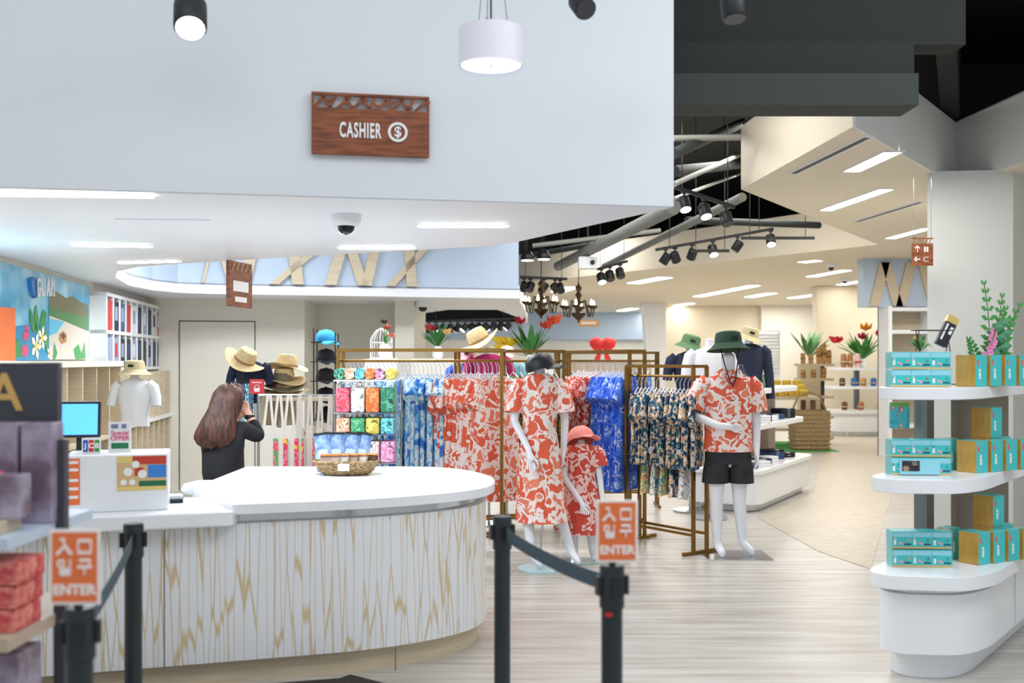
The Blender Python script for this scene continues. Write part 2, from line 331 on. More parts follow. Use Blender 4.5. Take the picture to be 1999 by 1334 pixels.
MB().prism([(-3.1, CF(-3.1)-.07), (-1.35, CF(-1.35)-.07), (-1.35, CF(-1.35)+.45), (-3.1, 5.4)], .80, .875).build('worktop', m_stone, ct, bevel=.01)
for px in (324, 770):
    Y = 5.42/(1-.3*(px-1000)/F); x = (px-1000)/F*Y
    MB().box((x, CF(x)-.0205 if px < 400 else CF(x)+.057, .46 if px < 400 else .06), (.006, .004, .66 if px < 400 else .12), math.atan(.3)).build('panel_seam', mat('seam', (120, 110, 96), .8), ct)
# mat on the floor before the counter
MB().prism([(-2.6, 4.35), (-.56, 5.0), (-.82, 5.19), (-.86, 5.13), (-2.5, 4.70)], 0, .012).build('floor_mat', mat('mat_brown', (58, 50, 44), .95, bump=(200, .5)), tag=('dark brown floor mat lying before the cashier counter', 'mat'))
# payment box with stickers
cb = math.atan(.3)
pb = thing('payment_box', 'white marbled box with stickers on the cashier counter', 'box', at(232, 940, 5.02).xy.to_3d()+Vector((0, 0, .875)), cb)
MB().b2((-.235, -.1, 0), (.235, .2, .275)).build('box_body', m_stone, pb, bevel=.006)
st = MB(); st.b2((0, -.1025, .1), (.225, -.1, .265)); st.cur = 1
st.b2((0, -.1032, .1), (.225, -.1025, .118)); st.b2((0, -.1032, .235), (.09, -.1025, .265)); st.cur = 2; st.b2((.07, -.1032, .225), (.225, -.1025, .265)); st.b2((.08, -.1034, .17), (.12, -.1025, .21)); st.cur = 3
st.b2((.14, -.1032, .16), (.225, -.1025, .222)); st.cur = 4; st.b2((.1, -.1032, .119), (.225, -.1025, .145)); st.cur = 5
for x, z, r in ((.05, .19, .02), (.085, .225, .018), (.115, .178, .02), (.03, .14, .014), (.07, .14, .014)): st.lathe([(r, -.0005), (r, .0006)], (x, -.1036, z), 14, Matrix.Rotation(math.pi/2, 3, 'X'))
st.build('poster_sticker', [mat('sticker_sand', (214, 180, 130), .5), mat('sticker_yellow', (228, 204, 120), .5), mat('sticker_red', (196, 64, 44), .5), mat('sticker_blue', (60, 130, 210), .5), mat('sticker_green', (30, 110, 70), .5), mat('sticker_white', (240, 240, 240), .5)], pb)
st = MB(); st.b2((-.23, -.1025, .04), (-.165, -.1, .26)); st.cur = 1
for z in (.07, .11, .15, .2, .235): st.b2((-.225, -.1032, z), (-.172, -.1025, z+.014))
st.build('orange_sticker', [mat('sign_orange', (238, 120, 62), .5), mat('sticker_white', (240, 240, 240), .5)], pb)
# POS monitor on stand
mo = thing('pos_monitor', 'black touch monitor with a blue screen on the cashier counter', 'monitor', at(155, 940, 5.3).xy.to_3d()+Vector((0, 0, .875)), .2)
MB().box((0, .03, .42), (.2, .03, .19), M=Matrix.Rotation(-.1, 3, 'X')).build('monitor_case', m_black, mo, bevel=.006)
MB().box((0, .0135, .422), (.176, .002, .16), M=Matrix.Rotation(-.1, 3, 'X')).build('screen', mat('screen_blue', (84, 168, 240), .3, emit=1.0), mo)
MB().b2((-.02, .03, .0), (.02, .055, .34)).b2((-.09, -.03, 0), (.09, .1, .02)).build('monitor_stand', m_black, mo)
# card logo sign
jc = thing('card_sign', 'small white sign with three coloured stripes reading JCB on the box', 'sign', at(179, 878, 4.99).xy.to_3d()+Vector((0, 0, 1.15)), cb)
MB().b2((-.043, -.01, 0), (.043, 0, .075)).build('sign_plate', mat('sticker_white', (240, 240, 240)), jc, bevel=.003)
for i, (c, ch) in enumerate((((24, 84, 180), 'J'), ((208, 36, 56), 'C'), ((40, 150, 70), 'B'))):
    x = -.026+.026*i
    o = MB().b2((x-.011, -.0125, .008), (x+.011, -.01, .066)).build('logo_stripe', mat('logo%d' % i, c, .5), jc, bevel=.004)
    text('logo_letter', ch, .034, MATS['sticker_white'], o, upright((x, -.0128, .037)), .0006, bold=.001)
so = thing('offer_sign', 'acrylic stand sign reading Special OFFER on the payment box', 'sign', at(227, 878, 5.0).xy.to_3d()+Vector((0, .05, 1.15)), cb)
MB().b2((-.053, -.004, 0), (.053, .004, .15)).build('sign_plate', mat('offer_paper', (222, 224, 222), .5), so)
m_pink = mat('offer_pink', (214, 70, 120), .5)
text('lettering', 'Special', .03, m_pink, so, upright((0, -.005, .095)), .0006, bold=.0006); text('lettering', 'OFFER', .031, m_pink, so, upright((0, -.005, .068)), .0006, bold=.0008)
MB().b2((-.04, -.006, .018), (.04, -.004, .046)).build('green_band', mat('sticker_green', (30, 110, 70)), so)
MB().b2((-.04, -.006, .118), (-.008, -.004, .138)).build('printed_mark', mat('print_grey', (110, 120, 150), .5), so); MB().b2((.008, -.006, .118), (.03, -.004, .138)).build('printed_mark', mat('print_grey', (110, 120, 150), .5), so)
# receipt roll paper and card terminal
tm = thing('card_terminal', 'small grey card terminal on the counter beside the payment box', 'card terminal', onz(340, 982, .875), cb)
MB().b2((-.045, -.02, 0), (.045, .1, .018)).build('base', m_black, tm, bevel=.004); MB().b2((-.042, -.016, .018), (.042, .096, .036)).build('keypad_body', mat('terminal_grey', (170, 176, 182), .4), tm, bevel=.006)
MB().lathe([(.0, .0), (.12, 0), (.135, .02), (.12, .05), (.06, .065), (0, .07)], onz(385, 978, .875)+Vector((-.05, .32, 0)), 24, sy=.7).build('counter_printer', mat('device_white', (238, 240, 244), .3), smooth=True, tag=('rounded white device on the counter beside the card terminal', 'device'))
# gift basket on the worktop
bc = onz(670, 931, .9); bc.y += .12
m_wick = mat('wicker', (186, 160, 116), .8, noise=(60, .5, (110, 84, 52)), bump=(80, 1), stretch=(1, 1, 2))
bs = thing('gift_basket', 'shallow oval wicker basket on the cashier worktop', 'basket', bc)
MB().lathe([(.13, 0), (.155, .01), (.185, .05), (.2, .08), (.19, .08), (.17, .05), (.14, .02), (.0, .018)], n=28, sy=.62).build('bowl', m_wick, bs, smooth=60)
for z in (.03, .055, .082):
    r = .168+.4*(z-.03) if z < .06 else .2
    MB().tube([(r*1.01*math.cos(k*.2244), r*.63*math.sin(k*.2244), z+.004*(k % 2)) for k in range(29)], .007, 6).build('woven_rim', m_wick, bs)
MB().b2((-.03, -.128, .035), (.04, -.122, .085)).build('price_card', mat('sticker_white', (240, 240, 240)), bs)
g = MB(); rr = random.Random(3)
for i in range(170):
    a = rr.uniform(0, 6.28); r = rr.uniform(.02, .18); x, y = r*math.cos(a), r*.6*math.sin(a); d = Vector((math.cos(a)*.04, math.sin(a)*.03, rr.uniform(.02, .06)))
    p = Vector((x, y, .055)); s_ = Vector((-.003, .002, 0)); g.add([p-s_, p+s_, p+d], [(0, 1, 2)])
gg = g.build('paper_grass', mat('grass_green', (90, 170, 80), .7), tag=('green shredded paper grass filling the wicker gift basket', 'paper grass')); gg.location = bc; gg['kind'] = 'stuff'
for k, (px, py, rz, c) in enumerate(((640, 893, .25, (176, 150, 140)), (655, 892, .0, (190, 164, 150)), (672, 896, -.1, (200, 190, 186)), (690, 890, -.3, (170, 140, 126)), (708, 888, -.4, (206, 192, 186)), (727, 896, -.5, (88, 44, 34)))):
    p = at(px, py, bc.y+.02)
    o = thing('chocolate_box', ('small clear topped chocolate box standing in the gift basket', 'dark brown chocolate box leaning at the right of the gift basket')[k == 5], 'box', (p.x, bc.y+.01*k-.03, .955), rz, 'chocolate boxes in the basket' if k < 5 else None)
    MB().box((0, 0, .035), (.07, .022, .06), M=Matrix.Rotation(-.35, 3, 'X')).build('carton', mat('choc%d' % k, c, .4), o, bevel=.003)
    MB().box((0, .004, .066), (.07, .024, .012), M=Matrix.Rotation(-.35, 3, 'X')).build('lid_band', mat('band_orange', (216, 140, 80), .5), o)
m_den = mat('pouch_blue', (74, 106, 160), .35, noise=(18, .5, (150, 180, 220)))
for k, (px, py, lean) in enumerate(((632, 858, -.14), (652, 862, .0), (676, 868, .1), (694, 855, .16))):
    p = at(px, 880, bc.y+.08)
    o = thing('blue_pouch', 'blue clear-wrapped pouch standing behind the gift basket', 'pouch', (p.x, bc.y+.15+.012*k, .9), 0, 'blue pouches behind the basket'); o.rotation_euler = (-.18, lean, 0)
    s = MB(); s.rings([[Vector((a*w_, q*t_, z)) for a, q in ((-1, 0), (-.8, -1), (.8, -1), (1, 0), (.8, 1), (-.8, 1))] for z, w_, t_ in ((.0, .05, .014), (.06, .055, .018), (.16, .052, .014), (.2, .05, .004), (.235, .05, .002))])
    s.build('pouch_body', m_den, o, smooth=60)
    MB().b2((-.03, -.0185, .06), (.03, -.016, .14)).build('pouch_label', mat('pouch_label', (190, 214, 236), .4), o)
    MB().b2((-.05, -.004, .236), (.05, .004, .25)).build('zip_seal', m_black, o)
# ------------------------------------------------------------------ cashier sign, pendant, ceiling bits
sg = at(722, 240, 4.72); sg.y = fa(sg.x)-.03
cs = thing('cashier_sign', 'brown wooden sign with cut-out band reading CASHIER on the white fascia', 'sign', sg, GA)
sw, sh = .272, .282
MB().b2((-sw, 0, -sh/2), (sw, .02, .075)).build('board', m_signwood, cs, bevel=.002)
MB().b2((-sw, 0, .133), (sw, .02, sh/2+.004)).b2((-sw, 0, .075), (-sw+.012, .02, .134)).b2((sw-.012, 0, .075), (sw, .02, .134)).build('top_rail', m_signwood, cs)
x = -sw+.01; k = 0
while x < sw-.05:
    d = (.055, -.04, .03, .06, -.03)[k % 5]; a = Vector((x+max(0, -d), .01, .075)); b_ = Vector((x+max(0, -d)+d, .01, .134))
    MB().bar(a, b_, .01, .014).build('fretwork_bar', m_signwood, cs)
    if k % 2: MB().bar((a+b_)/2, (a+b_)/2+Vector((.04, 0, (-.02, .016)[k % 4 == 1])), .008, .012).build('fretwork_bar', m_signwood, cs)
    x += .036; k += 1
m_sw = mat('sign_white', (242, 242, 240), .5)
text('lettering', 'CASHIER', .096, m_sw, cs, upright((-.05, -.002, -.03)), .003, sx=.46, bold=.0025, sp=1.14)
cr = MB(); cc = Vector((.124, -.004, -.028))
cr.rings([[cc+Vector((r*math.cos(a), y, r*math.sin(a))) for a in [k*math.pi/18 for k in range(36)]] for r, y in ((.046, .004), (.046, -.002), (.034, -.002), (.034, .004), (.046, .004))], cap=False)
cr.build('dollar_ring', m_sw, cs); text('dollar_mark', '$', .068, m_sw, cs, upright((cc.x, -.002, cc.z)), .003, bold=.001)
pY = 4.15; pc = at(959, 130, pY)
pn = thing('drum_pendant', 'white drum pendant lamp hanging before the cashier fascia', 'pendant lamp', (pc.x, pY, pc.z))
MB().lathe([(.129, 0), (.129, .15), (.124, .15), (.124, .004)], n=40, cap=False).build('drum_shade', mat('shade_white', (238, 234, 244), .5), pn, smooth=30)
MB().lathe([(0, .004), (.124, .004), (.124, .008), (0, .008)], n=40, cap=False).build('diffuser', mat('diffuser_glow', (232, 238, 255), .5, emit=.55), pn)
MB().lathe([(.004, -.002), (.004, .004)], n=10).build('finial', m_chrome, pn)
MB().lathe([(.05, .15), (.05, .156)], n=24).build('top_plate', m_black, pn)
for a in (0.3, 2.4, 4.5):
    p = Vector((.07*math.cos(a), .05*math.sin(a), .15)); MB().tube([p, p+Vector((0, 0, .03))], .005).build('hook', m_black, pn)
    MB().tube([p+Vector((0, 0, .03)), (0, 0, .75)], .0016, 6).build('cable', m_black, pn)
MB().tube([(0, 0, .15), (0, 0, 1.2)], .004).build('cord', m_black, pn)
# black spots above the fascia
def spot_lamp(name, loc, rz, tilt, size, label, lit=True, group=None):
    t = thing(name, label, 'spotlight', loc, rz, group); s = size; Mx = Matrix.Rotation(tilt, 3, 'X')
    MB().b2((-.16*s, -.16*s, -.1*s), (.16*s, .16*s, .05*s)).build('adapter', m_black, t)
    MB().tube([(0, 0, -.1*s), (0, 0, -.45*s)], .07*s).build('arm', m_black, t)
    MB().lathe([(.36*s, -.5*s), (.4*s, -.45*s), (.4*s, .35*s), (.3*s, .45*s), (.12*s, .5*s)], Vector((0, 0, -.75*s)), 18, Mx).build('can', m_black, t, smooth=40)
    MB().lathe([(.34*s, -.515*s), (.34*s, -.49*s)], Vector((0, 0, -.75*s)), 18, Mx).build('lens', m_lamp if lit else mat('lens_dark', (60, 62, 66), .2), t)
    return t
spot_lamp('spotlight', at(372, -30, 4.3), .3, -.6, .17, 'black spotlight with lit lens high on the white fascia', True)
spot_lamp('spotlight', at(1136, -32, 4.4), .3, -.9, .12, 'dark spotlight cut by the top edge right of the drum pendant', False)
spot_lamp('spotlight', at(1432, -38, 4.5), .3, -.2, .14, 'dark spotlight before the dark beam at the top edge', False)
def dome(px, py, z, s, label):
    p = onz(px, py, z); t = thing('dome_camera', label, 'security camera', p)
    MB().lathe([(.085*s, 0), (.085*s, -.03*s), (.07*s, -.055*s), (.05*s, -.062*s)], n=24).build('housing', m_whitegloss, t, smooth=40)
    MB().lathe([(.048*s, -.062*s), (.044*s, -.085*s), (.028*s, -.103*s), (.002*s, -.11*s)], n=20).build('dome', mat('dome_black', (18, 20, 24), .08), t, smooth=True)
dome(676, 420, ZS, .95, 'white dome camera with black lens on the white cashier soffit')
dome(826, 589, ZS, 1.2, 'small dome camera at the ceiling edge over the back column')
dome(1623, 515, ZM, 1.1, 'dome camera on the beige ceiling beside a light panel'); dome(1650, 543, ZM, 1.1, 'dome camera on the rear beige ceiling by the lattice bulkhead')
# slot lights of the soffit
for (x0, y0, x1, y1, wh) in ((140, 478, 300, 480, 'nearer of the two on the left'), (230, 513, 355, 509, 'farther of the two on the left'), (815, 440, 995, 440, 'right of the dome camera'), (660, 484, 812, 483, 'along the curved soffit edge')):
    a, b_ = onz(x0, y0, ZS), onz(x1, y1, ZS); d = (b_-a); c = (a+b_)/2; ang = math.atan2(d.y, d.x)
    t = thing('slot_light', 'slot of four spot lamps in the white soffit, '+wh, 'ceiling light', c, ang, 'soffit slot lights'); Ln = d.length
    MB().b2((-Ln/2, -.05, -.003), (Ln/2, .05, .0)).build('trim_plate', mat('slot_trim', (214, 220, 232), .4), t)
    for k in range(4): MB().lathe([(.045, -.008), (.045, -.003)], ((k-1.5)*Ln/4.2, 0, 0), 16, sx=1.6).build('lamp', m_lamp, t)
a, b_ = onz(-60, 374, ZS), onz(295, 379, ZS)
t = thing('strip_light', 'long bright strip light along the lower fascia edge', 'ceiling light', (0, .03, 0)); MB().bar(a-Vector((0, 0, .006)), b_-Vector((0, 0, .006)), .03, .012).build('tube', m_lamp, t); MB().bar(a+Vector((0, 0, .001)), b_+Vector((0, 0, .001)), .05, .006).build('channel', m_soffit, t)
MB().tube([onz(225, 427, ZS), onz(412, 429, ZS)], .004).build('access_seam', mat('seam_grey', (190, 196, 208), .5), tag=('thin seam line across the white cashier soffit', 'ceiling seam'))
# hanging wooden sign seen edge-on
hp = at(468, 555, 7.9)
hs = thing('hanging_sign', 'brown wooden sign hanging edge-on by chains under the soffit', 'sign', hp, 1.38)
MB().b2((-.2, -.012, -.18), (.2, .012, .17)).build('board', m_signwood, hs, bevel=.002)
for i in range(5): MB().bar((-.16+.075*i, -.014, .1), (-.12+.075*i, -.014, .16), .008).build('fretwork_bar', mat('sign_tan', (196, 160, 116), .5), hs)
MB().b2((-.13, -.0135, -.06), (.13, -.012, .02)).build('panel_print', m_sw, hs); MB().b2((-.1, -.0135, -.14), (.1, -.012, -.1)).build('panel_print', m_sw, hs)
for x in (-.15, .15): MB().tube([(x, 0, .17), (x, 0, ZS-hp.z)], .003).build('chain', m_chrome, hs)
# ------------------------------------------------------------------ queue posts with signs and belts
m_post = mat('post_black', (30, 40, 46), .35); m_belt = mat('belt_grey', (58, 76, 88), .8); m_or = mat('sign_orange', (238, 120, 62), .5)
m_swp = mat('sign_border', (250, 244, 240), .5)
def strokes(mb, segs, cx, cz, s, wd):
    for (x0, z0, x1, z1) in segs: mb.bar((cx+x0*s, -.0045, cz+z0*s), (cx+x1*s, -.0045, cz+z1*s), .003, wd)
def post(px, Y, label, sign=None):
    p = at(px, 705, Y); t = thing('queue_post', label, 'queue post', (p.x, Y, 0))
    MB().lathe([(.0, 0), (.17, 0), (.17, .012), (.06, .03), (.0, .03)], n=28).build('base', m_post, t, smooth=40)
    MB().lathe([(.0315, .02), (.0315, .90)], n=24).build('tube', m_post, t, smooth=40)
    MB().lathe([(.037, .875), (.037, .99), (.034, 1.0), (0, 1.0)], n=24).build('head', m_post, t, smooth=40)
    for a in range(4):
        an = a*math.pi/2+.25; MB().box((.042*math.cos(an), .042*math.sin(an), .94), (.012, .03, .055), an).build('belt_slot', m_black, t)
    if sign:
        sw_, sh_ = .122, .182
        MB().b2((-.01, -.012, .99), (.01, -.006, 1.03)).build('sign_clip', m_post, t)
        sn = thing('entrance_sign', sign, 'sign', (p.x+(.012 if px > 600 else -.0), Y-.03, 1.012), .03)
        MB().b2((-sw_/2, -.002, 0), (sw_/2, .003, sh_)).build('sign_border', m_swp, sn, bevel=.002)
        MB().b2((-sw_/2+.007, -.003, .007), (sw_/2-.007, -.001, sh_-.007)).build('sign_face', m_or, sn)
        g = MB(); s = .036; wd = .007
        strokes(g, ((0, 1, .02, .55), (.02, .55, -.5, 0), (.02, .6, .5, 0), (-.25, 1, .02, 1)), -.024, .122, s, wd)          # 入
        strokes(g, ((-.42, .1, -.42, .95), (.42, .1, .42, .95), (-.42, .92, .42, .92), (-.42, .12, .42, .12)), .025, .122, s, wd)  # 口
        strokes(g, ((-.45, .9, -.05, .9), (-.45, .55, -.05, .55), (-.45, .55, -.45, .9), (-.05, .55, -.05, .9), (.35, .45, .35, 1), (-.3, .35, .35, .35), (-.3, 0, .35, 0), (-.3, 0, -.3, .4), (.35, 0, .35, .4), (-.3, .18, .35, .18)), -.022, .074, s, wd*.8)  # 입
        strokes(g, ((-.35, .95, .35, .95), (.35, .95, .3, .6), (-.48, .5, .48, .5), (0, .5, 0, 0)), .025, .074, s, wd)            # 구
        g.build('lettering', m_swp, sn); text('lettering', 'ENTER', .034, m_swp, sn, upright((0, -.0032, .036)), .001, bold=.0012)
    return Vector((p.x, Y, 0))
qa = post(157, 2.5, 'black queue post nearest the camera at the far left', 'orange entrance sign on the left queue post by the red boxes')
qb = post(261, 3.79, 'black queue post standing before the branch-pattern counter front')
qc = post(981, 3.96, 'black queue post at the rounded end of the counter')
qd = post(1195, 3.02, 'black queue post with red mark and orange sign, right of the counter', 'orange entrance sign on the right queue post before the mannequins')
MB().box((qd.x-.012, qd.y-.033, .86), (.02, .004, .012)).build('red_mark', mat('mark_red', (200, 40, 40)), tag=('tiny red mark on the black post under the orange sign', 'sticker'))
for a, b_, lb in ((qa, qb, 'left'), (qc, qd, 'right')):
    d = (b_-a).normalized(); n = Vector((-d.y, d.x, 0))*.0015; mb = MB(); L_ = (b_-a).length; rs = []
    for k in range(13):
        u = k/12; p = a.lerp(b_, u)+d*(.05 if k == 0 else -.05 if k == 12 else 0); z = .94-.02*4*u*(1-u)
        rs.append([p-n+Vector((0, 0, z-.024)), p+n+Vector((0, 0, z-.024)), p+n+Vector((0, 0, z+.024)), p-n+Vector((0, 0, z+.024))])
    mb.rings(rs).build('queue_belt', m_belt, tag=('grey retractable belt between the two queue posts on the %s' % lb, 'belt'))
# ------------------------------------------------------------------ chocolate stand at the left edge
m_dk = mat('stand_dark', (66, 66, 76), .6); m_red = mat('choc_red', (206, 62, 74), .45, noise=(45, .3, (236, 150, 130))); m_pur = mat('wrap_purple', (118, 98, 116), .25, noise=(9, .4, (176, 166, 186)))
fs = thing('product_stand', 'dark grey product stand with tan shelves at the left edge', 'display stand', (-1.78, 3.0, 0))
for x in (.46, -.3): MB().b2((x-.016, -.016, 0), (x+.016, .016, 1.37)).build('upright', m_dk, fs)
for z, d in ((1.10, .03), (.83, .035), (.30, .03)): MB().b2((-.32, -.3, z), (.45, .25, z+d)).build('shelf', mat('shelf_tan', (190, 170, 150), .5) if z != 1.10 else mat('shelf_blue', (196, 208, 224), .4), fs)
MB().b2((-.32, .1, 1.13), (.405, .13, 1.595)).build('header_board', m_dk, fs)
text('lettering', 'A', .16, mat('gold_letter', (216, 170, 96), .4), fs, upright((.245, .098, 1.5)), .002, bold=.002)
MB().b2((-.3, -.28, 0), (.42, .2, .3)).build('stand_base', m_dk, fs)
MB().b2((.05, -.29, 1.131), (.40, -.12, 1.165)).build('wooden_tray', m_wood, thing('tray', 'thin tan wooden tray on the upper shelf of the product stand', 'tray', (-1.78, 3.0, 0)))
def cbox(x, y, z, sx, sy, sz, m, lb, rz=0, grp=None):
    t = thing('chocolate_box', lb, 'box', (x, y, z), rz, grp)
    MB().b2((-sx/2, -sy/2, 0), (sx/2, sy/2, sz)).build('carton', m, t, bevel=.004)
    MB().b2((-sx*.42, -sy/2-.001, sz*.3), (-sx*.18, -sy/2, sz*.75)).build('gold_label', mat('gold_label', (96, 70, 46), .4), t)
    return t
for i, (z, wh) in enumerate(((.866, 'bottom'), (.93, 'middle'), (.994, 'top'))): cbox(-1.44+.005*i, 2.84, z, .2, .16, .06, m_red, 'red patterned chocolate box, %s of the three stacked on the middle shelf' % wh)
cbox(-1.455, 2.84, 1.1655, .05, .1, .125, m_red, 'red box standing left of the wrapped purple box on the upper shelf')
for x, z, wh in ((-1.395, 1.166, 'standing low before the dark header board'), (-1.47, 1.27, 'left one in the raised pair before the dark board'), (-1.37, 1.27, 'right one in the raised pair before the dark board')):
    y = 2.84 if z < 1.2 else 2.99
    t = thing('wrapped_box', 'purple wrapped box in clear film '+wh, 'box', (x, y, 1.166 if z < 1.2 else 1.131))
    MB().b2((-.045, -.04, 0), (.045, .04, .12 if z < 1.2 else .29)).build('carton', m_pur, t, bevel=.004)
cbox(-1.47, 2.84, .33, .06, .14, .47, m_red, 'tall red box on the lowest shelf at the left edge'); 
t = thing('wrapped_box', 'tall purple wrapped box on the lowest shelf of the product stand', 'box', (-1.385, 2.84, .33)); MB().b2((-.05, -.07, 0), (.05, .07, .475)).build('carton', m_pur, t, bevel=.004)
# ------------------------------------------------------------------ mural and cubbies on the left wall
WD = Vector((-.15, 1, 0)).normalized(); WN = Vector((1, .15, 0)).normalized(); WR = math.atan2(WD.y, WD.x)
def wallmat(p): return Matrix(((WD.x, 0, WN.x, p.x), (WD.y, 0, WN.y, p.y), (0, 1, 0, p.z), (0, 0, 0, 1)))
def wpt(Y, z, off=0): return Vector((LW(Y), Y, z))+WN*off
mu = thing('beach_mural', 'blue tropical beach mural panel with flowers on the left wall', 'mural')
m_sky, nt, b, N, L = nodes('mural_sky')
tc = N.new('ShaderNodeTexCoord'); nz = N.new('ShaderNodeTexNoise'); nz.inputs['Scale'].default_value = 2.5; L.new(tc.outputs['Object'], nz.inputs[0])
rp = N.new('ShaderNodeValToRGB'); e = rp.color_ramp.elements; e[0].position = .4; e[0].color = lin((60, 170, 214)); e[1].position = .65; e[1].color = lin((170, 220, 236)); L.new(nz.outputs['Fac'], rp.inputs[0]); L.new(rp.outputs[0], b.inputs['Base Color']); b.inputs['Roughness'].default_value = .2
MB().plate([wpt(5.6, 1.63), wpt(9.74, 1.63), wpt(9.74, 2.31), wpt(5.6, 2.31)], WN*.03).build('mural_board', m_sky, mu)
def pr(name, pts, col, k=1): MB().plate([onl(*p, .031+.0006*k) for p in pts], WN*.0008).build(name, mat('mural_%d_%d_%d' % col, col, .3), mu)
pr('sea_print', [(0, 640), (88, 628), (88, 704), (0, 704)], (30, 140, 186)); pr('hill_print', [(88, 566), (104, 570), (122, 582), (136, 578), (150, 590), (166, 596), (167, 642), (130, 628), (88, 606)], (112, 108, 74))
pr('palm_print', [(88, 600), (130, 612), (167, 620), (167, 646), (130, 634), (88, 618)], (74, 128, 72), 2); pr('beach_print', [(88, 616), (120, 628), (167, 648), (167, 702), (88, 702)], (206, 196, 184), 3)
pr('surf_print', [(88, 622), (118, 628), (104, 650), (88, 656)], (90, 180, 214), 4)
for x, y, r, c in ((42, 655, 9, (226, 70, 120)), (40, 685, 10, (226, 70, 120)), (44, 642, 6, (226, 70, 120))): pr('hibiscus_print', [(x+r*.8*math.cos(a*.628)*(1, .7)[a % 2], y+r*1.4*math.sin(a*.628)*(1, .7)[a % 2]) for a in range(10)], c, 5)
for pts in ([(50, 600), (58, 622), (66, 645), (56, 650), (50, 630)], [(62, 594), (67, 620), (66, 650), (60, 646), (58, 610)], [(76, 604), (83, 612), (80, 634), (70, 650), (70, 625)], [(80, 640), (87, 660), (84, 690), (78, 668)], [(98, 668), (104, 690), (100, 702), (95, 702)], [(146, 672), (152, 690), (158, 668), (160, 700), (140, 702), (136, 682)], [(16, 670), (30, 660), (34, 698), (16, 698)]): pr('leaf_print', pts, (52, 146, 78), 6)
for cx, cy, s in ((62, 676, 15), (74, 660, 13), (89, 690, 8)):
    for a in range(5): pr('petal_print', [(cx, cy), (cx+s*.5*math.cos(a*1.256-.4), cy+s*1.3*math.sin(a*1.256-.4)), (cx+s*.75*math.cos(a*1.256), cy+s*1.9*math.sin(a*1.256)), (cx+s*.5*math.cos(a*1.256+.4), cy+s*1.3*math.sin(a*1.256+.4))], (246, 242, 226), 7)
    pr('flower_eye_print', [(cx+s*.25*math.cos(a), cy+s*.6*math.sin(a)) for a in range(6)], (246, 206, 80), 8)
pr('drum_print', [(108, 652), (116, 646), (123, 654), (122, 668), (112, 672), (107, 664)], (176, 120, 70), 5); pr('drum_print', [(110, 655), (116, 650), (120, 656), (116, 664)], (70, 56, 50), 6)
gl = thing('letter_sign', 'white raised letters reading GUAM with blue wave on the mural', 'sign')
for k, (ch, px) in enumerate((('G', 63), ('U', 73), ('A', 82.5), ('M', 91))):
    p = onl(px, 563-.2*k, .05); o = text('letter', ch, .21, mat('letter_white', (248, 248, 250), .4), gl, wallmat(p), .004, sx=.66, bold=.003)
for pts, c in (([(45, 545), (52, 541), (56, 560), (54, 580), (48, 570)], (36, 120, 200)), ([(52, 543), (57, 548), (58, 578), (54, 582)], (24, 70, 140))): MB().plate([onl(*p, .032) for p in pts], WN*.03).build('wave', mat('wave_%d' % c[0], c, .4), gl)
MB().plate([onl(-40, 598, .04), onl(11, 602, .04), onl(11, 712, .04), onl(-40, 714, .04)], WN*.03).build('orange_panel', m_or, tag=('plain orange board on the left wall at the frame edge', 'board'))
# display ledge below the mural
lg = thing('wall_ledge', 'cream wall ledge with open wooden compartments below the beach mural', 'shelf')
MB().plate([wpt(6, 1.55), wpt(9.74, 1.55), wpt(9.74, 1.6), wpt(6, 1.6)], WN*.34).build('ledge_top', m_cream, lg)
for k in range(9): MB().plate([wpt(6.1+.45*k, .1), wpt(6.13+.45*k, .1), wpt(6.13+.45*k, 1.55), wpt(6.1+.45*k, 1.55)], WN*.32).build('divider', m_wood, lg)
MB().plate([wpt(6, .9), wpt(9.74, .9), wpt(9.74, .93), wpt(6, .93)], WN*.33).build('shelf', m_wood, lg); MB().plate([wpt(6, 0), wpt(9.74, 0), wpt(9.74, .1), wpt(6, .1)], WN*.33).build('kick_board', m_wood, lg)
# two rows of white cubbies holding packed shirts
cu = thing('cubby_rack', 'white wall rack of two rows of narrow cubbies holding shirts', 'wall rack')
for z in (1.50, 1.865, 2.23): MB().plate([wpt(9.85, z), wpt(12.6, z), wpt(12.6, z+.035), wpt(9.85, z+.035)], WN*.16).build('rail', m_whitegloss, cu)
for k in range(11): Y = 9.85+.2725*k; MB().plate([wpt(Y, 1.5), wpt(Y+.05, 1.5), wpt(Y+.05, 2.26), wpt(Y, 2.26)], WN*.155).build('divider', m_whitegloss, cu)
rr = random.Random(11); pal = [(34, 40, 60), (40, 60, 110), (24, 26, 30), (190, 60, 60), (220, 224, 230), (70, 90, 130), (30, 44, 50), (150, 160, 190)]; nm = ('left end', 'second', 'third', 'fourth', 'fifth', 'sixth', 'seventh', 'eighth', 'ninth', 'right end')
for r in range(2):
    for k in range(10):
        Y = 9.85+.2725*k+.06; z = 1.54+.365*r; c = pal[rr.randrange(8)]
        t = thing('packed_shirt', 'packed shirt in the %s white cubby row, %s from the mural' % (('lower', 'upper')[r], nm[k]), 'shirt', (0, 0, 0), 0, 'shirts in the wall cubbies')
        MB().plate([wpt(Y, z), wpt(Y+.2, z), wpt(Y+.2, z+.29), wpt(Y, z+.29)], WN*.15).build('shirt_pack', mat('tee_%d_%d' % (c[0], c[1]), c, .5), t)
        c2 = pal[rr.randrange(8)]; MB().plate([wpt(Y+.04, z+.1, .15), wpt(Y+.15, z+.1, .15), wpt(Y+.15, z+.24, .15), wpt(Y+.04, z+.24, .15)], WN*.002).build('print', mat('tee_%d_%d' % (c2[0], c2[1]), c2, .5), t)
fn = thing('fin_shelving', 'pale wooden fin shelving below the white cubbies', 'shelving')
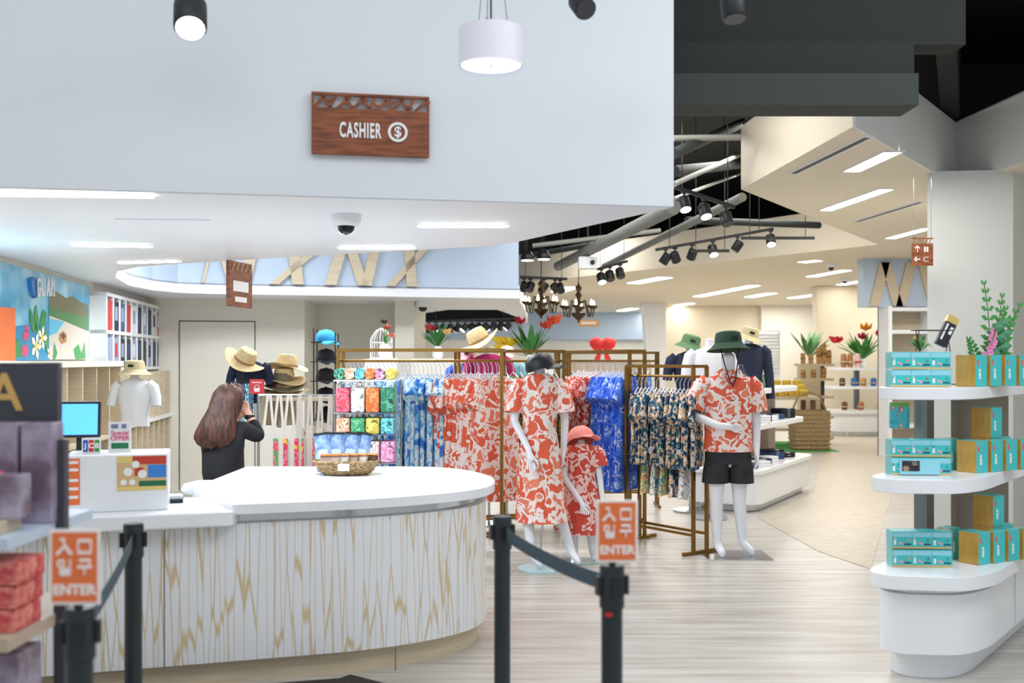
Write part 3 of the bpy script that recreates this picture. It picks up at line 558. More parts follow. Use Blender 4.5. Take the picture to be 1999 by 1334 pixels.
for k in range(9): Y = 9.86+.31*k; MB().plate([wpt(Y, .05), wpt(Y+.03, .05), wpt(Y+.03, 1.48), wpt(Y, 1.48)], WN*.3).build('fin', m_wood, fn)
MB().plate([wpt(9.86, .93), wpt(12.45, .93), wpt(12.45, .97), wpt(9.86, .97)], WN*.31).build('shelf', m_whitegloss, fn); MB().plate([wpt(9.86, 0), wpt(12.45, 0), wpt(12.45, .06), wpt(9.86, .06)], WN*.3).build('kick_board', m_wood, fn)
# ------------------------------------------------------------------ body builder
def skin(name, joints, edges, m, parent=None, sub=2, root=0, loc=(0, 0, 0), rz=0):
    """joints: (x, y, z, rx, ry); grown with a Skin modifier into one continuous surface"""
    me = bpy.data.meshes.new(name); me.from_pydata([j[:3] for j in joints], edges, []); me.materials.append(m)
    o = bpy.data.objects.new(name, me); COL.objects.link(o)
    sk = o.modifiers.new('skin', 'SKIN'); sk.use_smooth_shade = True
    sv = me.skin_vertices[0].data if me.skin_vertices else None
    if sv is None:
        bm = bmesh.new(); bm.from_mesh(me); bm.verts.layers.skin.verify(); bm.to_mesh(me); bm.free(); sv = me.skin_vertices[0].data
    for i, j in enumerate(joints): sv[i].radius = (j[3], j[4] if len(j) > 4 else j[3]); sv[i].use_root = (i == root)
    sb = o.modifiers.new('sub', 'SUBSURF'); sb.levels = sub; sb.render_levels = sub
    o.location = loc; o.rotation_euler = (0, 0, rz)
    if parent is not None: o.parent = parent
    return o
def fingers(J, E, hand, dirv, side, ln=.065, curl=.4, r=.0085):
    """five unequal bent fingers rooted in the hand joint, thumb from the side of the palm"""
    d = Vector(dirv).normalized(); s = Vector(side).normalized(); n = d.cross(s).normalized(); h = Vector(J[hand][:3])
    for k, l in ((-1.5, .78), (-.5, .95), (.5, 1.0), (1.5, .9)):
        a = h+d*.035+s*k*.018; b_ = a+(d+n*curl*.4)*ln*l*.55; c = b_+(d+n*curl*1.6).normalized()*ln*l*.5
        i = len(J); J += [(*a, r, r), (*b_, r*.95, r*.95), (*c, r*.8, r*.8)]; E += [(hand, i), (i, i+1), (i+1, i+2)]
    a = h+s*.03; b_ = a+(s*.7+d*.7).normalized()*ln*.5; i = len(J); J += [(*a, r*1.1, r*1.1), (*b_, r, r), (*(b_+d*ln*.4), r*.85, r*.85)]; E += [(hand, i), (i, i+1), (i+1, i+2)]
# the woman at the counter, seen from behind
wm = thing('person', 'woman with long brown hair in a black top seen from behind at the counter', 'person', (-2.03, 7.2, 0))
J = [(0, 0, .74, .11, .09), (0, 0, .95, .12, .095), (.01, .02, 1.08, .14, .09), (.02, .03, 1.17, .05, .05), (.03, .05, 1.23, .05, .05), (.035, .06, 1.31, .078, .09), (.037, .062, 1.39, .06, .07),
     (.15, -.01, 1.12, .05, .05), (.245, .07, 1.055, .042, .042), (.165, .12, 1.18, .032, .032), (.13, .14, 1.235, .03, .02),
     (-.13, .07, 1.12, .05, .05), (-.1, .23, 1.05, .042, .042), (.02, .25, 1.17, .032, .032), (.06, .25, 1.225, .03, .02),
     (.085, 0, .66, .07, .07), (.09, .0, .38, .055, .055), (.09, -.02, .08, .04, .04), (.1, .1, .03, .035, .025), (-.085, 0, .66, .07, .07), (-.09, 0, .38, .055, .055), (-.09, -.02, .08, .04, .04), (-.08, .1, .03, .035, .025)]
E = [(0, 1), (1, 2), (2, 3), (3, 4), (4, 5), (5, 6), (2, 7), (7, 8), (8, 9), (9, 10), (2, 11), (11, 12), (12, 13), (13, 14), (0, 15), (15, 16), (16, 17), (17, 18), (0, 19), (19, 20), (20, 21), (21, 22)]
fingers(J, E, 10, (-.3, .1, 1), (-1, .4, -.2), .055); fingers(J, E, 14, (-.1, -.1, 1), (1, .3, 0), .055)
skin('body', J, E, mat('skin_tone', (222, 176, 150), .5), wm)
g = lambda ids, k: [(*J[i][:3], J[i][3]*k+.008, J[i][4]*k+.008) for i in ids]
m_blk = mat('black_knit', (26, 27, 33), .9, bump=(60, .3))
ids = [0, 1, 2, 7, 8, 9, 11, 12, 13]; tj = g(ids, 1.12); tj[0] = (0, 0, .66, .19, .15); skin('black_top', tj, [(0, 1), (1, 2), (2, 3), (3, 4), (4, 5), (2, 6), (6, 7), (7, 8)], m_blk, wm)
ids = [0, 15, 16, 17, 19, 20, 21]; skin('trousers', g(ids, 1.1), [(0, 1), (1, 2), (2, 3), (0, 4), (4, 5), (5, 6)], mat('black_trousers', (30, 30, 34), .9), wm)
for i in (18, 22): MB().lathe([(.0, -.03), (.042, -.03), (.045, 0), (.03, .03), (0, .04)], Vector(J[i][:3])-Vector((0, .02, 0)), 14, sy=2).build('shoe', m_black, wm, smooth=True)
m_hair = mat('brown_hair', (92, 54, 40), .5, noise=(10, .5, (52, 28, 22)), bump=(30, .6), stretch=(6, 6, .5))
hr = MB(); rs = []
for z, rx, ry, cx, cy in ((1.435, .03, .03, .035, .05), (1.42, .075, .075, .035, .045), (1.38, .105, .105, .03, .035), (1.31, .115, .11, .02, .015), (1.24, .118, .1, .005, -.01), (1.18, .125, .09, -.015, -.045), (1.12, .14, .08, -.03, -.07), (1.07, .148, .065, -.035, -.085), (1.03, .12, .045, -.04, -.09), (1.0, .06, .025, -.05, -.09)):
    rs.append([Vector((cx+rx*math.cos(a)*(1+.06*math.sin(7*a+z*30)), cy+ry*math.sin(a)*(1+.08*math.sin(9*a+z*22)), z+.012*math.sin(5*a))) for a in [2*math.pi*j/40 for j in range(40)]])
hr.rings(rs).build('hair', m_hair, wm, smooth=True)
MB().lathe([(.033, -.015), (.036, 0), (.033, .015)], Vector(J[9][:3])+Vector((-.012, .005, .02)), 14).build('wrist_band', m_black, wm, smooth=True)
fc = MB(); fc.lathe([(.0, -.02), (.012, -.012), (.01, .012), (0, .02)], (.085, .135, 1.31), 10); fc.build('nose', MATS['skin_tone'], wm, smooth=True)
fc = MB(); fc.lathe([(.0, -.022), (.014, -.01), (.014, .012), (0, .022)], (.112, .075, 1.32), 10, sx=.5); fc.build('ear', MATS['skin_tone'], wm, smooth=True)
for dx in (.0, .05): MB().lathe([(0, -.008), (.009, 0), (0, .008)], (.035+dx, .148-dx*.3, 1.335), 10).build('eye', m_black, wm)
MB().lathe([(0, -.006), (.018, 0), (0, .006)], (.065, .145, 1.275), 10).build('mouth', mat('lip', (180, 100, 96), .5), wm)
# ------------------------------------------------------------------ hats
m_straw = mat('straw', (226, 200, 150), .8, noise=(50, .25), bump=(90, .6), stretch=(1, 1, 4)); m_green = mat('olive_hat', (62, 84, 66), .9, bump=(120, .3)); m_tan = mat('tan_hat', (206, 190, 150), .9, bump=(120, .3)); m_navy = mat('navy_cloth', (34, 42, 66), .9, bump=(80, .3)); m_sage = mat('sage_hat', (104, 140, 100), .9, bump=(120, .3))
def hat(kind, loc, m, label, rot=(0, 0, 0), s=1, group=None, name=None):
    t = thing(name or {'straw': 'straw_hat', 'bucket': 'bucket_hat', 'cap': 'baseball_cap'}[kind], label, 'hat', loc, 0, group); t.rotation_euler = rot; t.scale = (s, s, s)
    if kind == 'straw':
        MB().lathe([(.085, .0), (.088, .03), (.082, .08), (.07, .11), (.04, .118), (0, .108)], n=24, sy=1.15, cap=False).build('crown', m, t, smooth=True)
        rs = [[Vector((r*math.cos(a), 1.12*r*math.sin(a), z+.03*math.cos(2*a)*(r-.08)/.1)) for a in [2*math.pi*j/32 for j in range(32)]] for r, z in ((.083, .006), (.13, -.002), (.175, .0), (.176, .004), (.13, .003), (.083, .011))]
        MB().rings(rs, cap=False).build('brim', m, t, smooth=True)
        MB().lathe([(.0895, .004), (.0905, .022), (.0885, .028)], n=24, sy=1.15, cap=False).build('band', mat('hat_band', (150, 116, 80), .8), t, smooth=True)
    elif kind == 'bucket':
        MB().lathe([(.098, 0), (.094, .05), (.086, .085), (.06, .096), (0, .098)], n=24, sy=1.12, cap=False).build('crown', m, t, smooth=40)
        MB().lathe([(.098, .002), (.125, -.025), (.155, -.045), (.157, -.043), (.126, -.02), (.1, .008)], n=28, sy=1.1, cap=False).build('brim', m, t, smooth=50)
        MB().b2((-.025, -.112, .03), (.025, -.1, .055)).build('patch', m_black, t)
    else:
        MB().lathe([(.095, 0), (.096, .03), (.085, .075), (.055, .105), (0, .116)], n=24, sy=1.12, cap=False).build('crown', m, t, smooth=True)
        rs = [[Vector((x*w_, y, z-.02*abs(x)**2)) for x in (-1, -.6, -.2, .2, .6, 1)] for y, w_, z in ((-.085, .088, .006), (-.13, .085, .0), (-.165, .06, -.012), (-.175, .035, -.016))]
        rs2 = [[p+Vector((0, 0, .005)) for p in r] for r in rs]
        MB().rings([a+b_[::-1] for a, b_ in zip(rs, rs2)]).build('visor', m, t, smooth=True)
        MB().lathe([(.008, .112), (.008, .12), (0, .122)], n=10).build('button', m, t)
    return t
def form(loc, m, label, h=.55, s=1, rz=0, longs=False, name='torso_form'):
    """half-body display form wearing a shirt, on a pole stand"""
    t = thing(name, label, 'display form', loc, rz); t.scale = (s, s, s)
    rs = []
    for z, rx, ry in ((0, .16, .1), (.12, .15, .095), (.3, .18, .11), (.42, .19, .1), (.49, .14, .075), (.52, .06, .055)): rs.append([Vector((rx*math.cos(a), ry*math.sin(a)+.006*math.sin(6*a), z)) for a in [2*math.pi*j/24 for j in range(24)]])
    MB().rings(rs).build('shirt', m, t, smooth=True)
    for sd in (-1, 1):
        L_ = .55 if longs else .2
        MB().tube([(sd*.15, 0, .46), (sd*.2, 0, .42), (sd*.235, -.01, .42-L_*.5), (sd*.25, -.03, .42-L_)], [.06, .065, .055, .05], 12).build('sleeve', m, t, smooth=True)
    MB().lathe([(.05, .5), (.045, .56), (.05, .6), (0, .61)], n=16).build('neck', m_whitegloss, t, smooth=True)
    return t
# ------------------------------------------------------------------ goods behind the counter
def panel_table(name, label, px0, px1, Y, ztop, d=.5, m=m_wood):
    a, b_ = at(px0, 705, Y), at(px1, 705, Y); t = thing(name, label, 'table', ((a.x+b_.x)/2, Y, 0)); w_ = (b_.x-a.x)/2
    MB().b2((-w_, 0, ztop-.03), (w_, d, ztop)).build('top', m, t)
    for sx in (-1, 1): MB().b2((sx*w_-.02*(sx+1), 0, 0), (sx*w_+.02*(1-sx), d, ztop-.03)).build('side_panel', m, t)
    for z in (.25, .6, .95): 
        if z < ztop-.1: MB().b2((-w_+.02, .02, z), (w_-.02, d-.02, z+.02)).build('shelf', m, t)
    return t
panel_table('goods_table', 'pale wooden open table holding straw hats behind the tote bags', 508, 650, 8.7, 1.29)
sg_ = thing('basket_sign', 'small red sign with white shopping basket picture by the straw hats', 'sign', at(502, 755, 8.5))
MB().b2((-.06, 0, -.06), (.06, .006, .06)).build('plate', mat('sign_red', (222, 60, 66), .5), sg_)
MB().plate([(-.026, -.002, -.012), (.026, -.002, -.012), (.02, -.002, -.042), (-.02, -.002, -.042)], (0, .002, 0)).build('basket_picture', m_sw, sg_); MB().tube([(-.022, -.002, -.012), (-.01, -.002, .012), (.01, -.002, .012), (.022, -.002, -.012)], .003).b2((-.04, -.002, .03), (.04, 0, .038)).build('basket_handle', m_sw, sg_)
MB().b2((-.005, .006, -.34), (.005, .016, .06)).build('sign_stem', m_black, sg_)
hat('straw', at(476, 706, 8.7), m_straw, 'straw hat tilted on the navy form left of the door edge', (0.2, .55, 0)); 
t = form(at(482, 770, 8.7)+Vector((0, .12, -.08)), m_navy, 'navy display form under the tilted straw hat', s=.7)
lr = thing('lanyard_rack', 'slim rack of blue and green printed bags behind the woman', 'display rack', at(474, 705, 8.6).xy.to_3d())
MB().tube([(0, 0, 0), (0, 0, 1.5)], .012).lathe([(.0, 0), (.16, 0), (.16, .02), (0, .02)]).build('pole', m_black, lr)
for z in (1.42, 1.14): MB().b2((-.1, -.06, z), (.1, -.05, z+.01)).build('hook_rail', m_black, lr)
for k in range(10):
    z = 1.41 if k < 6 else 1.13; x = -.09+.036*(k % 6); c = ((44, 80, 120), (60, 140, 190), (70, 110, 80), (36, 50, 84), (90, 160, 180))[k % 5]
    o = MB(); o.rings([[Vector((x+a*.017, -.062-q*.008, zz)) for a, q in ((-1, 0), (0, 1), (1, 0), (0, -1))] for zz in (z, z-.08, z-.2, z-.25)]).build('printed_bag', print_mat('bag_%d' % (k % 5), [c, tuple(min(255, v+90) for v in c), tuple(v//2 for v in c)], 30), thing('printed_bag', 'printed bag hanging on the slim rack behind the woman', 'bag', at(474, 705, 8.6).xy.to_3d(), 0, 'printed bags on the slim rack'))
for k, (px, py, lb) in enumerate(((556, 768, 'lowest straw hat of the pile on the goods table'), (552, 756, 'second straw hat in the pile on the goods table'), (553, 744, 'dark-brimmed third straw hat in the pile on the goods table'), (557, 718, 'topmost straw hat of the pile before the black box'))):
    hat('straw', at(px, py, 8.9)+Vector((0, .05, .0)), (m_straw, mat('straw_dark', (120, 110, 84), .8, bump=(90, .6)), m_straw, m_straw)[k], lb, (0.06, .08 if k == 3 else -.04*k, .4*k), 1.0 if k > 1 else 1.15)
MB().b2((-.04, 0, 0), (.06, .1, .2)).build('black_box', m_black, loc=at(556, 745, 9.25), bevel=.004, tag=('upright black box behind the topmost straw hat', 'box')); MB().b2((-.1, -.05, 0), (.12, .15, 1.42)).build('hat_plinth', m_cream, loc=at(556, 705, 9.25).xy.to_3d(), bevel=.01, tag=('cream plinth behind the pile of straw hats', 'plinth'))
# tote bags on a rail
tb = thing('tote_rail', 'low metal rail carrying canvas tote bags behind the worktop', 'rail', at(580, 705, 8.0).xy.to_3d())
MB().tube([(-.3, 0, 1.33), (.3, 0, 1.33)], .01).tube([(-.3, 0, 0), (-.3, 0, 1.33)], .01).tube([(.3, 0, 0), (.3, 0, 1.33)], .01).build('frame', m_chrome, tb)
for sx in (-1, 1): MB().b2((sx*.3-.02, -.2, 0), (sx*.3+.02, .2, .02)).build('foot', m_chrome, tb)
m_can = mat('canvas', (226, 220, 210), .9, bump=(60, .3), stretch=(6, 6, .6)); m_cang = mat('canvas_grey', (206, 198, 188), .9, bump=(60, .3), stretch=(6, 6, .6)); m_strip = print_mat('tote_stripe', [(240, 200, 70), (226, 60, 90), (240, 120, 150), (90, 170, 90)], 14, .5, (.42, .52, .6))
for k in range(7):
    x = at(527+k*20, 705, 7.95).x; t = thing('tote_bag', ('white canvas tote bag hanging on the low rail', 'grey canvas tote bag hanging on the low rail')[k > 2], 'bag', (x, 7.93, 0), R.uniform(-.2, .2), ('white totes', 'grey totes')[k > 2]+' on the rail')
    w_ = .07 if k < 3 else .036; zt = 1.1-.02*(k % 2)
    MB().rings([[Vector((a*w_*f, q*.015, z)) for a, q in ((-1, 0), (-.5, -1), (.2, -.7), (.6, -1), (1, 0), (.5, 1), (-.5, 1))] for z, f in ((zt, .9), (zt-.1, 1), (.7, 1.05), (.66, 1.0))]).build('bag_body', m_can if k < 3 else m_cang, t, smooth=60)
    for sx in (-.5, .5): MB().bar((sx*w_, -.012, zt), (sx*.3*w_, 0, 1.335), .02, .004).build('strap', m_can if k < 3 else m_cang, t)
    MB().b2((w_*.55, -.02, .7), (w_*1.0, -.012, 1.0)).build('stripe', m_strip, t)
# cap tower
ctw = thing('cap_tower', 'black wire tower of baseball caps against the back wall recess', 'display rack', at(637, 705, 9.6).xy.to_3d())
for x in (-.1, .1):
    for y in (-.08, .08): MB().tube([(x, y, 0), (x, y, 1.9 if x < 0 else 1.86)], .006, 6).build('rod', m_black, ctw)
caps = ((.4, (24, 26, 32)), (.75, (30, 34, 60)), (1.06, (26, 28, 32)), (1.24, (20, 20, 24)), (1.42, (30, 30, 38)), (1.6, (28, 30, 40)), (1.78, (40, 150, 200)))
wh = ('lowest', 'second lowest', 'third lowest', 'middle', 'third highest', 'second highest', 'topmost')
for k, (z, c) in enumerate(caps):
    MB().b2((-.12, -.14, z-.012), (.12, .1, z-.004)).build('wire_tray', m_black, ctw)
    hat('cap', at(637, 705, 9.6).xy.to_3d()+Vector((0, .0, z)), mat('cap_%d_%d' % c[:2], c, .8), '%s baseball cap on the black wire tower, %s' % (('black', 'bright blue')[k == 6], wh[k]), (0, 0, .5), 1.0)
bcg = thing('bird_cage', 'white wire bird cage ornament on a plinth by the back column', 'ornament', at(745, 705, 11.2).xy.to_3d())
MB().b2((-.16, -.16, 0), (.16, .16, 1.62)).build('plinth', m_cream, bcg)
m_wire = mat('white_wire', (232, 232, 230), .5)
for a in range(12): MB().tube([(.12*math.cos(a*.5236), .12*math.sin(a*.5236), 1.62), (.12*math.cos(a*.5236), .12*math.sin(a*.5236), 1.84), (.06*math.cos(a*.5236), .06*math.sin(a*.5236), 1.93), (0, 0, 1.96)], .004, 5).build('wire', m_wire, bcg)
for z in (1.63, 1.8): MB().tube([(.12*math.cos(a*.5236), .12*math.sin(a*.5236), z) for a in range(13)], .005, 5).build('hoop', m_wire, bcg)
def flowers(name, loc, label, spec, n=14, h=.3, seed=1, leaf=(60, 130, 60), vase=True, s=1):
    t = thing(name, label, 'flowers', loc); rr = random.Random(seed); t.scale = (s, s, s)
    if vase: MB().lathe([(.05, 0), (.07, .04), (.06, .1), (.04, .14), (.045, .15)], n=18, cap=True).build('vase', m_whitegloss, t, smooth=True)
    z0 = .13 if vase else 0
    for k in range(n):
        a = rr.uniform(0, 6.28); sp = rr.uniform(.25, .9); d = Vector((math.cos(a)*sp, math.sin(a)*sp, rr.uniform(.5, 1))).normalized(); L_ = h*rr.uniform(.7, 1.2); p0 = Vector((0, 0, z0)); p1 = p0+d*L_*.6; p2 = p0+d*L_+Vector((0, 0, -.05*sp))
        sd = d.cross(Vector((0, 0, 1))).normalized()*h*.09
        MB().add([p0, p1-sd, p1+sd, p2, p1+Vector((0, 0, .012))], [(0, 1, 4), (0, 4, 2), (1, 3, 4), (4, 3, 2)]).build('leaf', mat('leaf_%d_%d' % leaf[:2], leaf, .6), t)
    for k, (c, q, r) in enumerate(spec):
        d = Vector(q); MB().tube([(0, 0, z0), d*.5+Vector((0, 0, z0)), d+Vector((0, 0, z0))], .005, 5).build('stem', mat('stem', (90, 120, 60), .7), t)
        b_ = MB()
        for j in range(7):
            a = j*.9; v = Vector((math.cos(a), math.sin(a), .6)).normalized(); p = d+Vector((0, 0, z0)); sd = v.cross(d.normalized()).normalized()*r*.4; b_.add([p, p+v*r*.6-sd, p+v*r+d.normalized()*r*.5, p+v*r*.6+sd], [(0, 1, 2, 3)])
        b_.lathe([(0, 0), (r*.35, r*.3), (r*.2, r*.9), (0, r*1.2)], d+Vector((0, 0, z0)), 8, d.to_track_quat('Z', 'Y').to_matrix()).build('bloom', mat('bloom_%d_%d_%d' % c, c, .6), t)
    return t
flowers('flower_pot', at(752, 690, 10.4)-Vector((0, 0, .05)), 'small coral orchid arrangement beside the white bird cage', (((206, 90, 90), (.02, 0, .16), .05), ((226, 120, 110), (.06, 0, .08), .05), ((90, 60, 40), (-.01, 0, .22), .05)), 5, .16, 4)
MB().b2((-.14, -.12, 0), (.14, .12, at(752, 690, 10.4).z-.05)).build('flower_plinth', m_cream, loc=at(752, 705, 10.4).xy.to_3d(), tag=('cream plinth carrying the coral orchid arrangement', 'plinth'))
# folded shirts shelf
fsx = at(718, 705, 7.7); sh_ = thing('shirt_shelf', 'wire shelf of folded colourful shirts beside the gift basket', 'shelf', (fsx.x, 7.7, 0))
for z in (.5, .85, 1.06, 1.22, 1.46): MB().b2((-.23, -.15, z-.01), (.23, .2, z)).build('shelf', m_chrome if z < 1.4 else m_whitegloss, sh_)
for x in (-.23, .23):
    for y in (-.14, .19): MB().tube([(x, y, 0), (x, y, 1.46)], .007, 6).build('post', m_chrome, sh_)
cols = [(232, 120, 60), (60, 140, 110), (246, 200, 214), (232, 150, 190), (250, 180, 150), (80, 170, 120), (226, 200, 90), (90, 180, 200), (230, 90, 110), (244, 240, 240)]
k = 0
for z, h_ in ((.85, .17), (1.06, .13), (1.22, .2)):
    for j in range(4):
        c = cols[k % 10]; t = thing('folded_shirt', 'folded %s shirt on the wire shelf, %s shelf, %s' % (('orange print', 'green print', 'pale pink', 'pink', 'peach', 'leaf green print', 'yellow print', 'aqua', 'coral print', 'white')[k % 10], {.85: 'lowest', 1.06: 'middle', 1.22: 'upper'}[z], ('far left', 'inner left', 'inner right', 'far right')[j]), 'shirt', (fsx.x-.165+.11*j, 7.58, z), 0, 'folded shirts on the wire shelf')
        mm = print_mat('fold_%d' % (k % 10), [c, tuple(min(255, v+50) for v in c), tuple(int(v*.6) for v in c)], 16, 1.5, (.5, .62))
        MB().b2((-.05, -.02, 0), (.05, .2, h_*.9)).build('fold', mm, t, bevel=.012); MB().b2((-.042, -.024, h_*.15), (.042, -.02, h_*.8)).build('front_card', mm, t); k += 1
for j in range(6):
    c = cols[(j*3+1) % 10]; t = thing('rolled_shirt', 'rolled %s on top of the wire shelf, %s' % (('green shirt', 'coral print shirt', 'yellow print shirt', 'leaf print shirt', 'pink shirt', 'aqua shirt')[j], ('at its left end', 'second from its left', 'third from its left', 'third from its right', 'second from its right', 'at its right end')[j]), 'shirt', (fsx.x-.19+.075*j, 7.66, 1.46))
    MB().tube([(0, -.1, .045), (0, .12, .045)], .042, 12).build('roll', print_mat('fold_%d' % ((j*3+1) % 10), [c, tuple(min(255, v+50) for v in c), tuple(int(v*.6) for v in c)], 16, 1.5, (.5, .62)), t, smooth=40); MB().tube([(0, -.012, .045), (0, .012, .045)], .0435, 12).build('paper_band', m_sw, t)
# person form by the mural
t = form(onl(118, 800, .62)+Vector((0, 0, -.0)), mat('form_white', (226, 228, 232), .5), 'white display form in tan hat below the beach mural', s=.8); t.location.z = 1.03
hat('bucket', t.location+Vector((0, 0, .49)), m_tan, 'tan hat on the display form below the beach mural', (0, 0, 0), .9)
# ------------------------------------------------------------------ garments on racks
m_coral = print_mat('coral_print', [(228, 98, 68), (243, 230, 226), (236, 132, 104)], 11, .8, (.47, .59)); m_coral2 = print_mat('red_print', [(206, 76, 60), (238, 206, 198), (204, 72, 60)], 13, .8, (.48, .59))
m_palm = print_mat('palm_blue_print', [(40, 84, 206), (70, 124, 232), (196, 214, 246), (44, 78, 196)], 12, .8, (.44, .57, .62)); m_haw = print_mat('hawaiian_print', [(30, 52, 92), (46, 104, 124), (226, 214, 190), (226, 150, 90), (238, 232, 222)], 20, .8, (.42, .51, .56, .61))
m_aqua = print_mat('aqua_print', [(60, 120, 214), (110, 186, 232), (226, 238, 246), (150, 208, 238)], 9, .8, (.4, .47, .58)); m_jung = print_mat('jungle_print', [(40, 50, 36), (92, 112, 60), (206, 190, 110), (70, 90, 50)], 14, 2, (.44, .55, .62)); m_wflor = print_mat('white_floral_print', [(80, 150, 190), (238, 240, 242), (236, 190, 190), (80, 150, 110)], 12, 2, (.4, .56, .62))
m_pastel = print_mat('pastel_print', [(206, 120, 110), (240, 220, 160), (150, 190, 120), (90, 150, 190)], 12, 2, (.42, .52, .6))
def garment_mesh(L, ws, wb, sl, seed=1, t=.03, zt=-.1, nf=4):
    mb = MB(); rr = random.Random(seed); ph = rr.uniform(0, 6); n = 26; rs = []
    for v in (0, .02, .05, .12, .22, .36, .5, .65, .8, .92, 1):
        z = zt-.02-v*L
        hw = {0: .06, .02: .12, .05: ws/2*.97}.get(v, ws/2*(1-.1*min(1, v/.3))*(1-v)+wb/2*v)
        tt = t*(.4+.6*min(1, v*4))
        rs.append([Vector((hw*math.cos(a), tt*math.copysign(abs(math.sin(a))**.7, math.sin(a))+.014*v*math.sin(nf*math.pi*math.cos(a)+ph), z+(.01*math.sin(3*a+ph) if v == 1 else 0))) for a in [2*math.pi*j/n for j in range(n)]])
    mb.rings(rs)
    for sd in (-1, 1):
        ss = []
        for k, (f, r1) in enumerate(((0, .05), (.35, .062), (.7, .066), (1, .07))):
            c = Vector((sd*(ws/2-.03+.085*f), .004*sd, zt-.055-sl*f)); ax = Vector((sd*.75, 0, .55)).normalized()
            ss.append([c+ax*r1*math.cos(a)+Vector((0, 1, 0))*(t*.9)*math.sin(a)*(1+.2*math.sin(3*a+ph)) for a in [2*math.pi*j/14 for j in range(14)]])
        mb.rings(ss)
    return mb
def hanger_mesh():
    mb = MB(); mb.tube([(0, 0, -.085), (0, 0, -.03), (.0, .012, -.008), (0, .02, .008), (0, .008, .02), (0, -.012, .016)], .003, 5)
    mb.tube([(-.19, 0, -.155), (0, 0, -.085), (.19, 0, -.155)], .006, 5); return mb
_g0 = {}
def garment(kind, m, p, rz, label, group, cat='shirt'):
    key = (kind, m.name)
    if key not in _g0:
        L, ws, wb, sl = {'dress': (1.02, .42, .62, .2), 'shirt': (.62, .46, .52, .2), 'blouse': (.5, .44, .5, .24), 'shorts': (.42, .34, .42, .02), 'long': (1.15, .4, .6, .12)}[kind]
        mb = garment_mesh(L, ws, wb, sl, len(_g0)+2, .03); v = mb.build(kind, m, smooth=60)
        o = lab(v, label, cat, group); _g0[key] = o
    else:
        o = _g0[key].copy(); COL.objects.link(o); lab(o, label, cat, group)
    o.name = {'dress': 'hanging_dress', 'shirt': 'hanging_shirt', 'blouse': 'hanging_blouse', 'shorts': 'hanging_shorts', 'long': 'hanging_dress'}[kind]; o.location = p; o.rotation_euler = (0, 0, rz)
    if 'h' not in _g0: _g0['h'] = hanger_mesh().build('clothes_hanger', mat('hanger_clear', (214, 220, 232), .2))
    h = _g0['h'] if not _g0.get('hu') else _g0['h'].copy()
    if _g0.get('hu'): COL.objects.link(h)
    _g0['hu'] = 1; h.location = p; h.rotation_euler = (0, 0, rz); lab(h, 'clear hanger holding a '+label.split(' hanging')[0], 'hanger', 'hangers of '+group)
    return o
def rack(name, label, a, b_, ztop, zbar, depth, posts=True, bars=1):
    """brass garment rack: two end frames, top rails, hang bar, floor rails"""
    a, b_ = Vector(a), Vector(b_); d = (b_-a); Ln = d.length; ang = math.atan2(d.y, d.x); t = thing(name, label, 'garment rack', (a.x, a.y, 0), ang); wd = .026
    for x in (0, Ln):
        for y in (-depth/2, depth/2): MB().bar((x, y, 0.02), (x, y, ztop), wd).build('upright', m_gold, t)
        MB().bar((x, -depth/2, ztop), (x, depth/2, ztop), wd).build('top_rail', m_gold, t); MB().bar((x, -depth/2-.12, .014), (x, depth/2+.12, .014), .03).build('foot_rail', m_gold, t); MB().bar((x, -depth/2, zbar), (x, depth/2, zbar), .016).build('cross_bar', m_gold, t)
    for y in (-depth/2, depth/2): MB().bar((0, y, ztop), (Ln, y, ztop), wd).build('top_rail', m_gold, t); MB().bar((0, y, .16), (Ln, y, .16), .022).build('floor_rail', m_gold, t)
    MB().tube([(0, 0, zbar), (Ln, 0, zbar)], .011).build('hang_bar', m_gold, t)
    return lambda s, off=0: a+d.normalized()*s+Vector((-d.y, d.x, 0)).normalized()*off+Vector((0, 0, zbar-.02)), ang, Ln
P, ang, Ln = rack('garment_rack', 'brass garment rack of aqua and coral dresses behind the worktop', (-1.44, 8.62, 0), (-.075, 8.46, 0), 1.69, 1.60, .16)
n = 36
for k in range(n):
    s = .05+(Ln-.1)*k/(n-1)
    if k < 9: m, kd, lb, gp = m_wflor, 'blouse', 'white floral blouse hanging at the left of the long brass rack', 'white floral blouses'
    elif k < 24: m, kd, lb, gp = m_aqua, 'long', 'aqua print dress hanging in the long brass rack row', 'aqua dresses'
    else: m, kd, lb, gp = m_coral, ('dress', 'blouse')[k % 3 == 0 and k < 32], ('coral floral dress hanging at the right of the long brass rack', 'coral floral blouse hanging among the coral dresses')[k % 3 == 0 and k < 32], ('coral dresses', 'coral blouses')[k % 3 == 0 and k < 32]
    garment(kd, m, P(s), ang+math.pi/2+(R.uniform(-.1, .1) if k < 24 else -.35-.45*(k-24)/12+R.uniform(-.08, .08)), lb, gp+' on the long rack', 'dress' if kd in ('dress', 'long') else 'blouse')
P, ang, Ln = rack('garment_rack', 'brass garment rack of jungle print dresses behind the coral dresses', (-.5, 9.35, 0), (.46, 9.6, 0), 1.69, 1.60, .16)
for k in range(14): garment('dress', m_jung if k > 6 else m_pastel, P(.06+(Ln-.12)*k/13), ang+math.pi/2+R.uniform(-.1, .1), ('pastel print dress hanging left on the second brass rack', 'dark jungle print dress hanging right on the second brass rack')[k > 6], ('pastel', 'jungle')[k > 6]+' dresses on the second rack', 'dress')
P, ang, Ln = rack('garment_rack', 'brass garment rack of blue palm print dresses beside the mannequins', (1.13, 9.25, 0), (.52, 10.5, 0), 1.69, 1.60, .16)
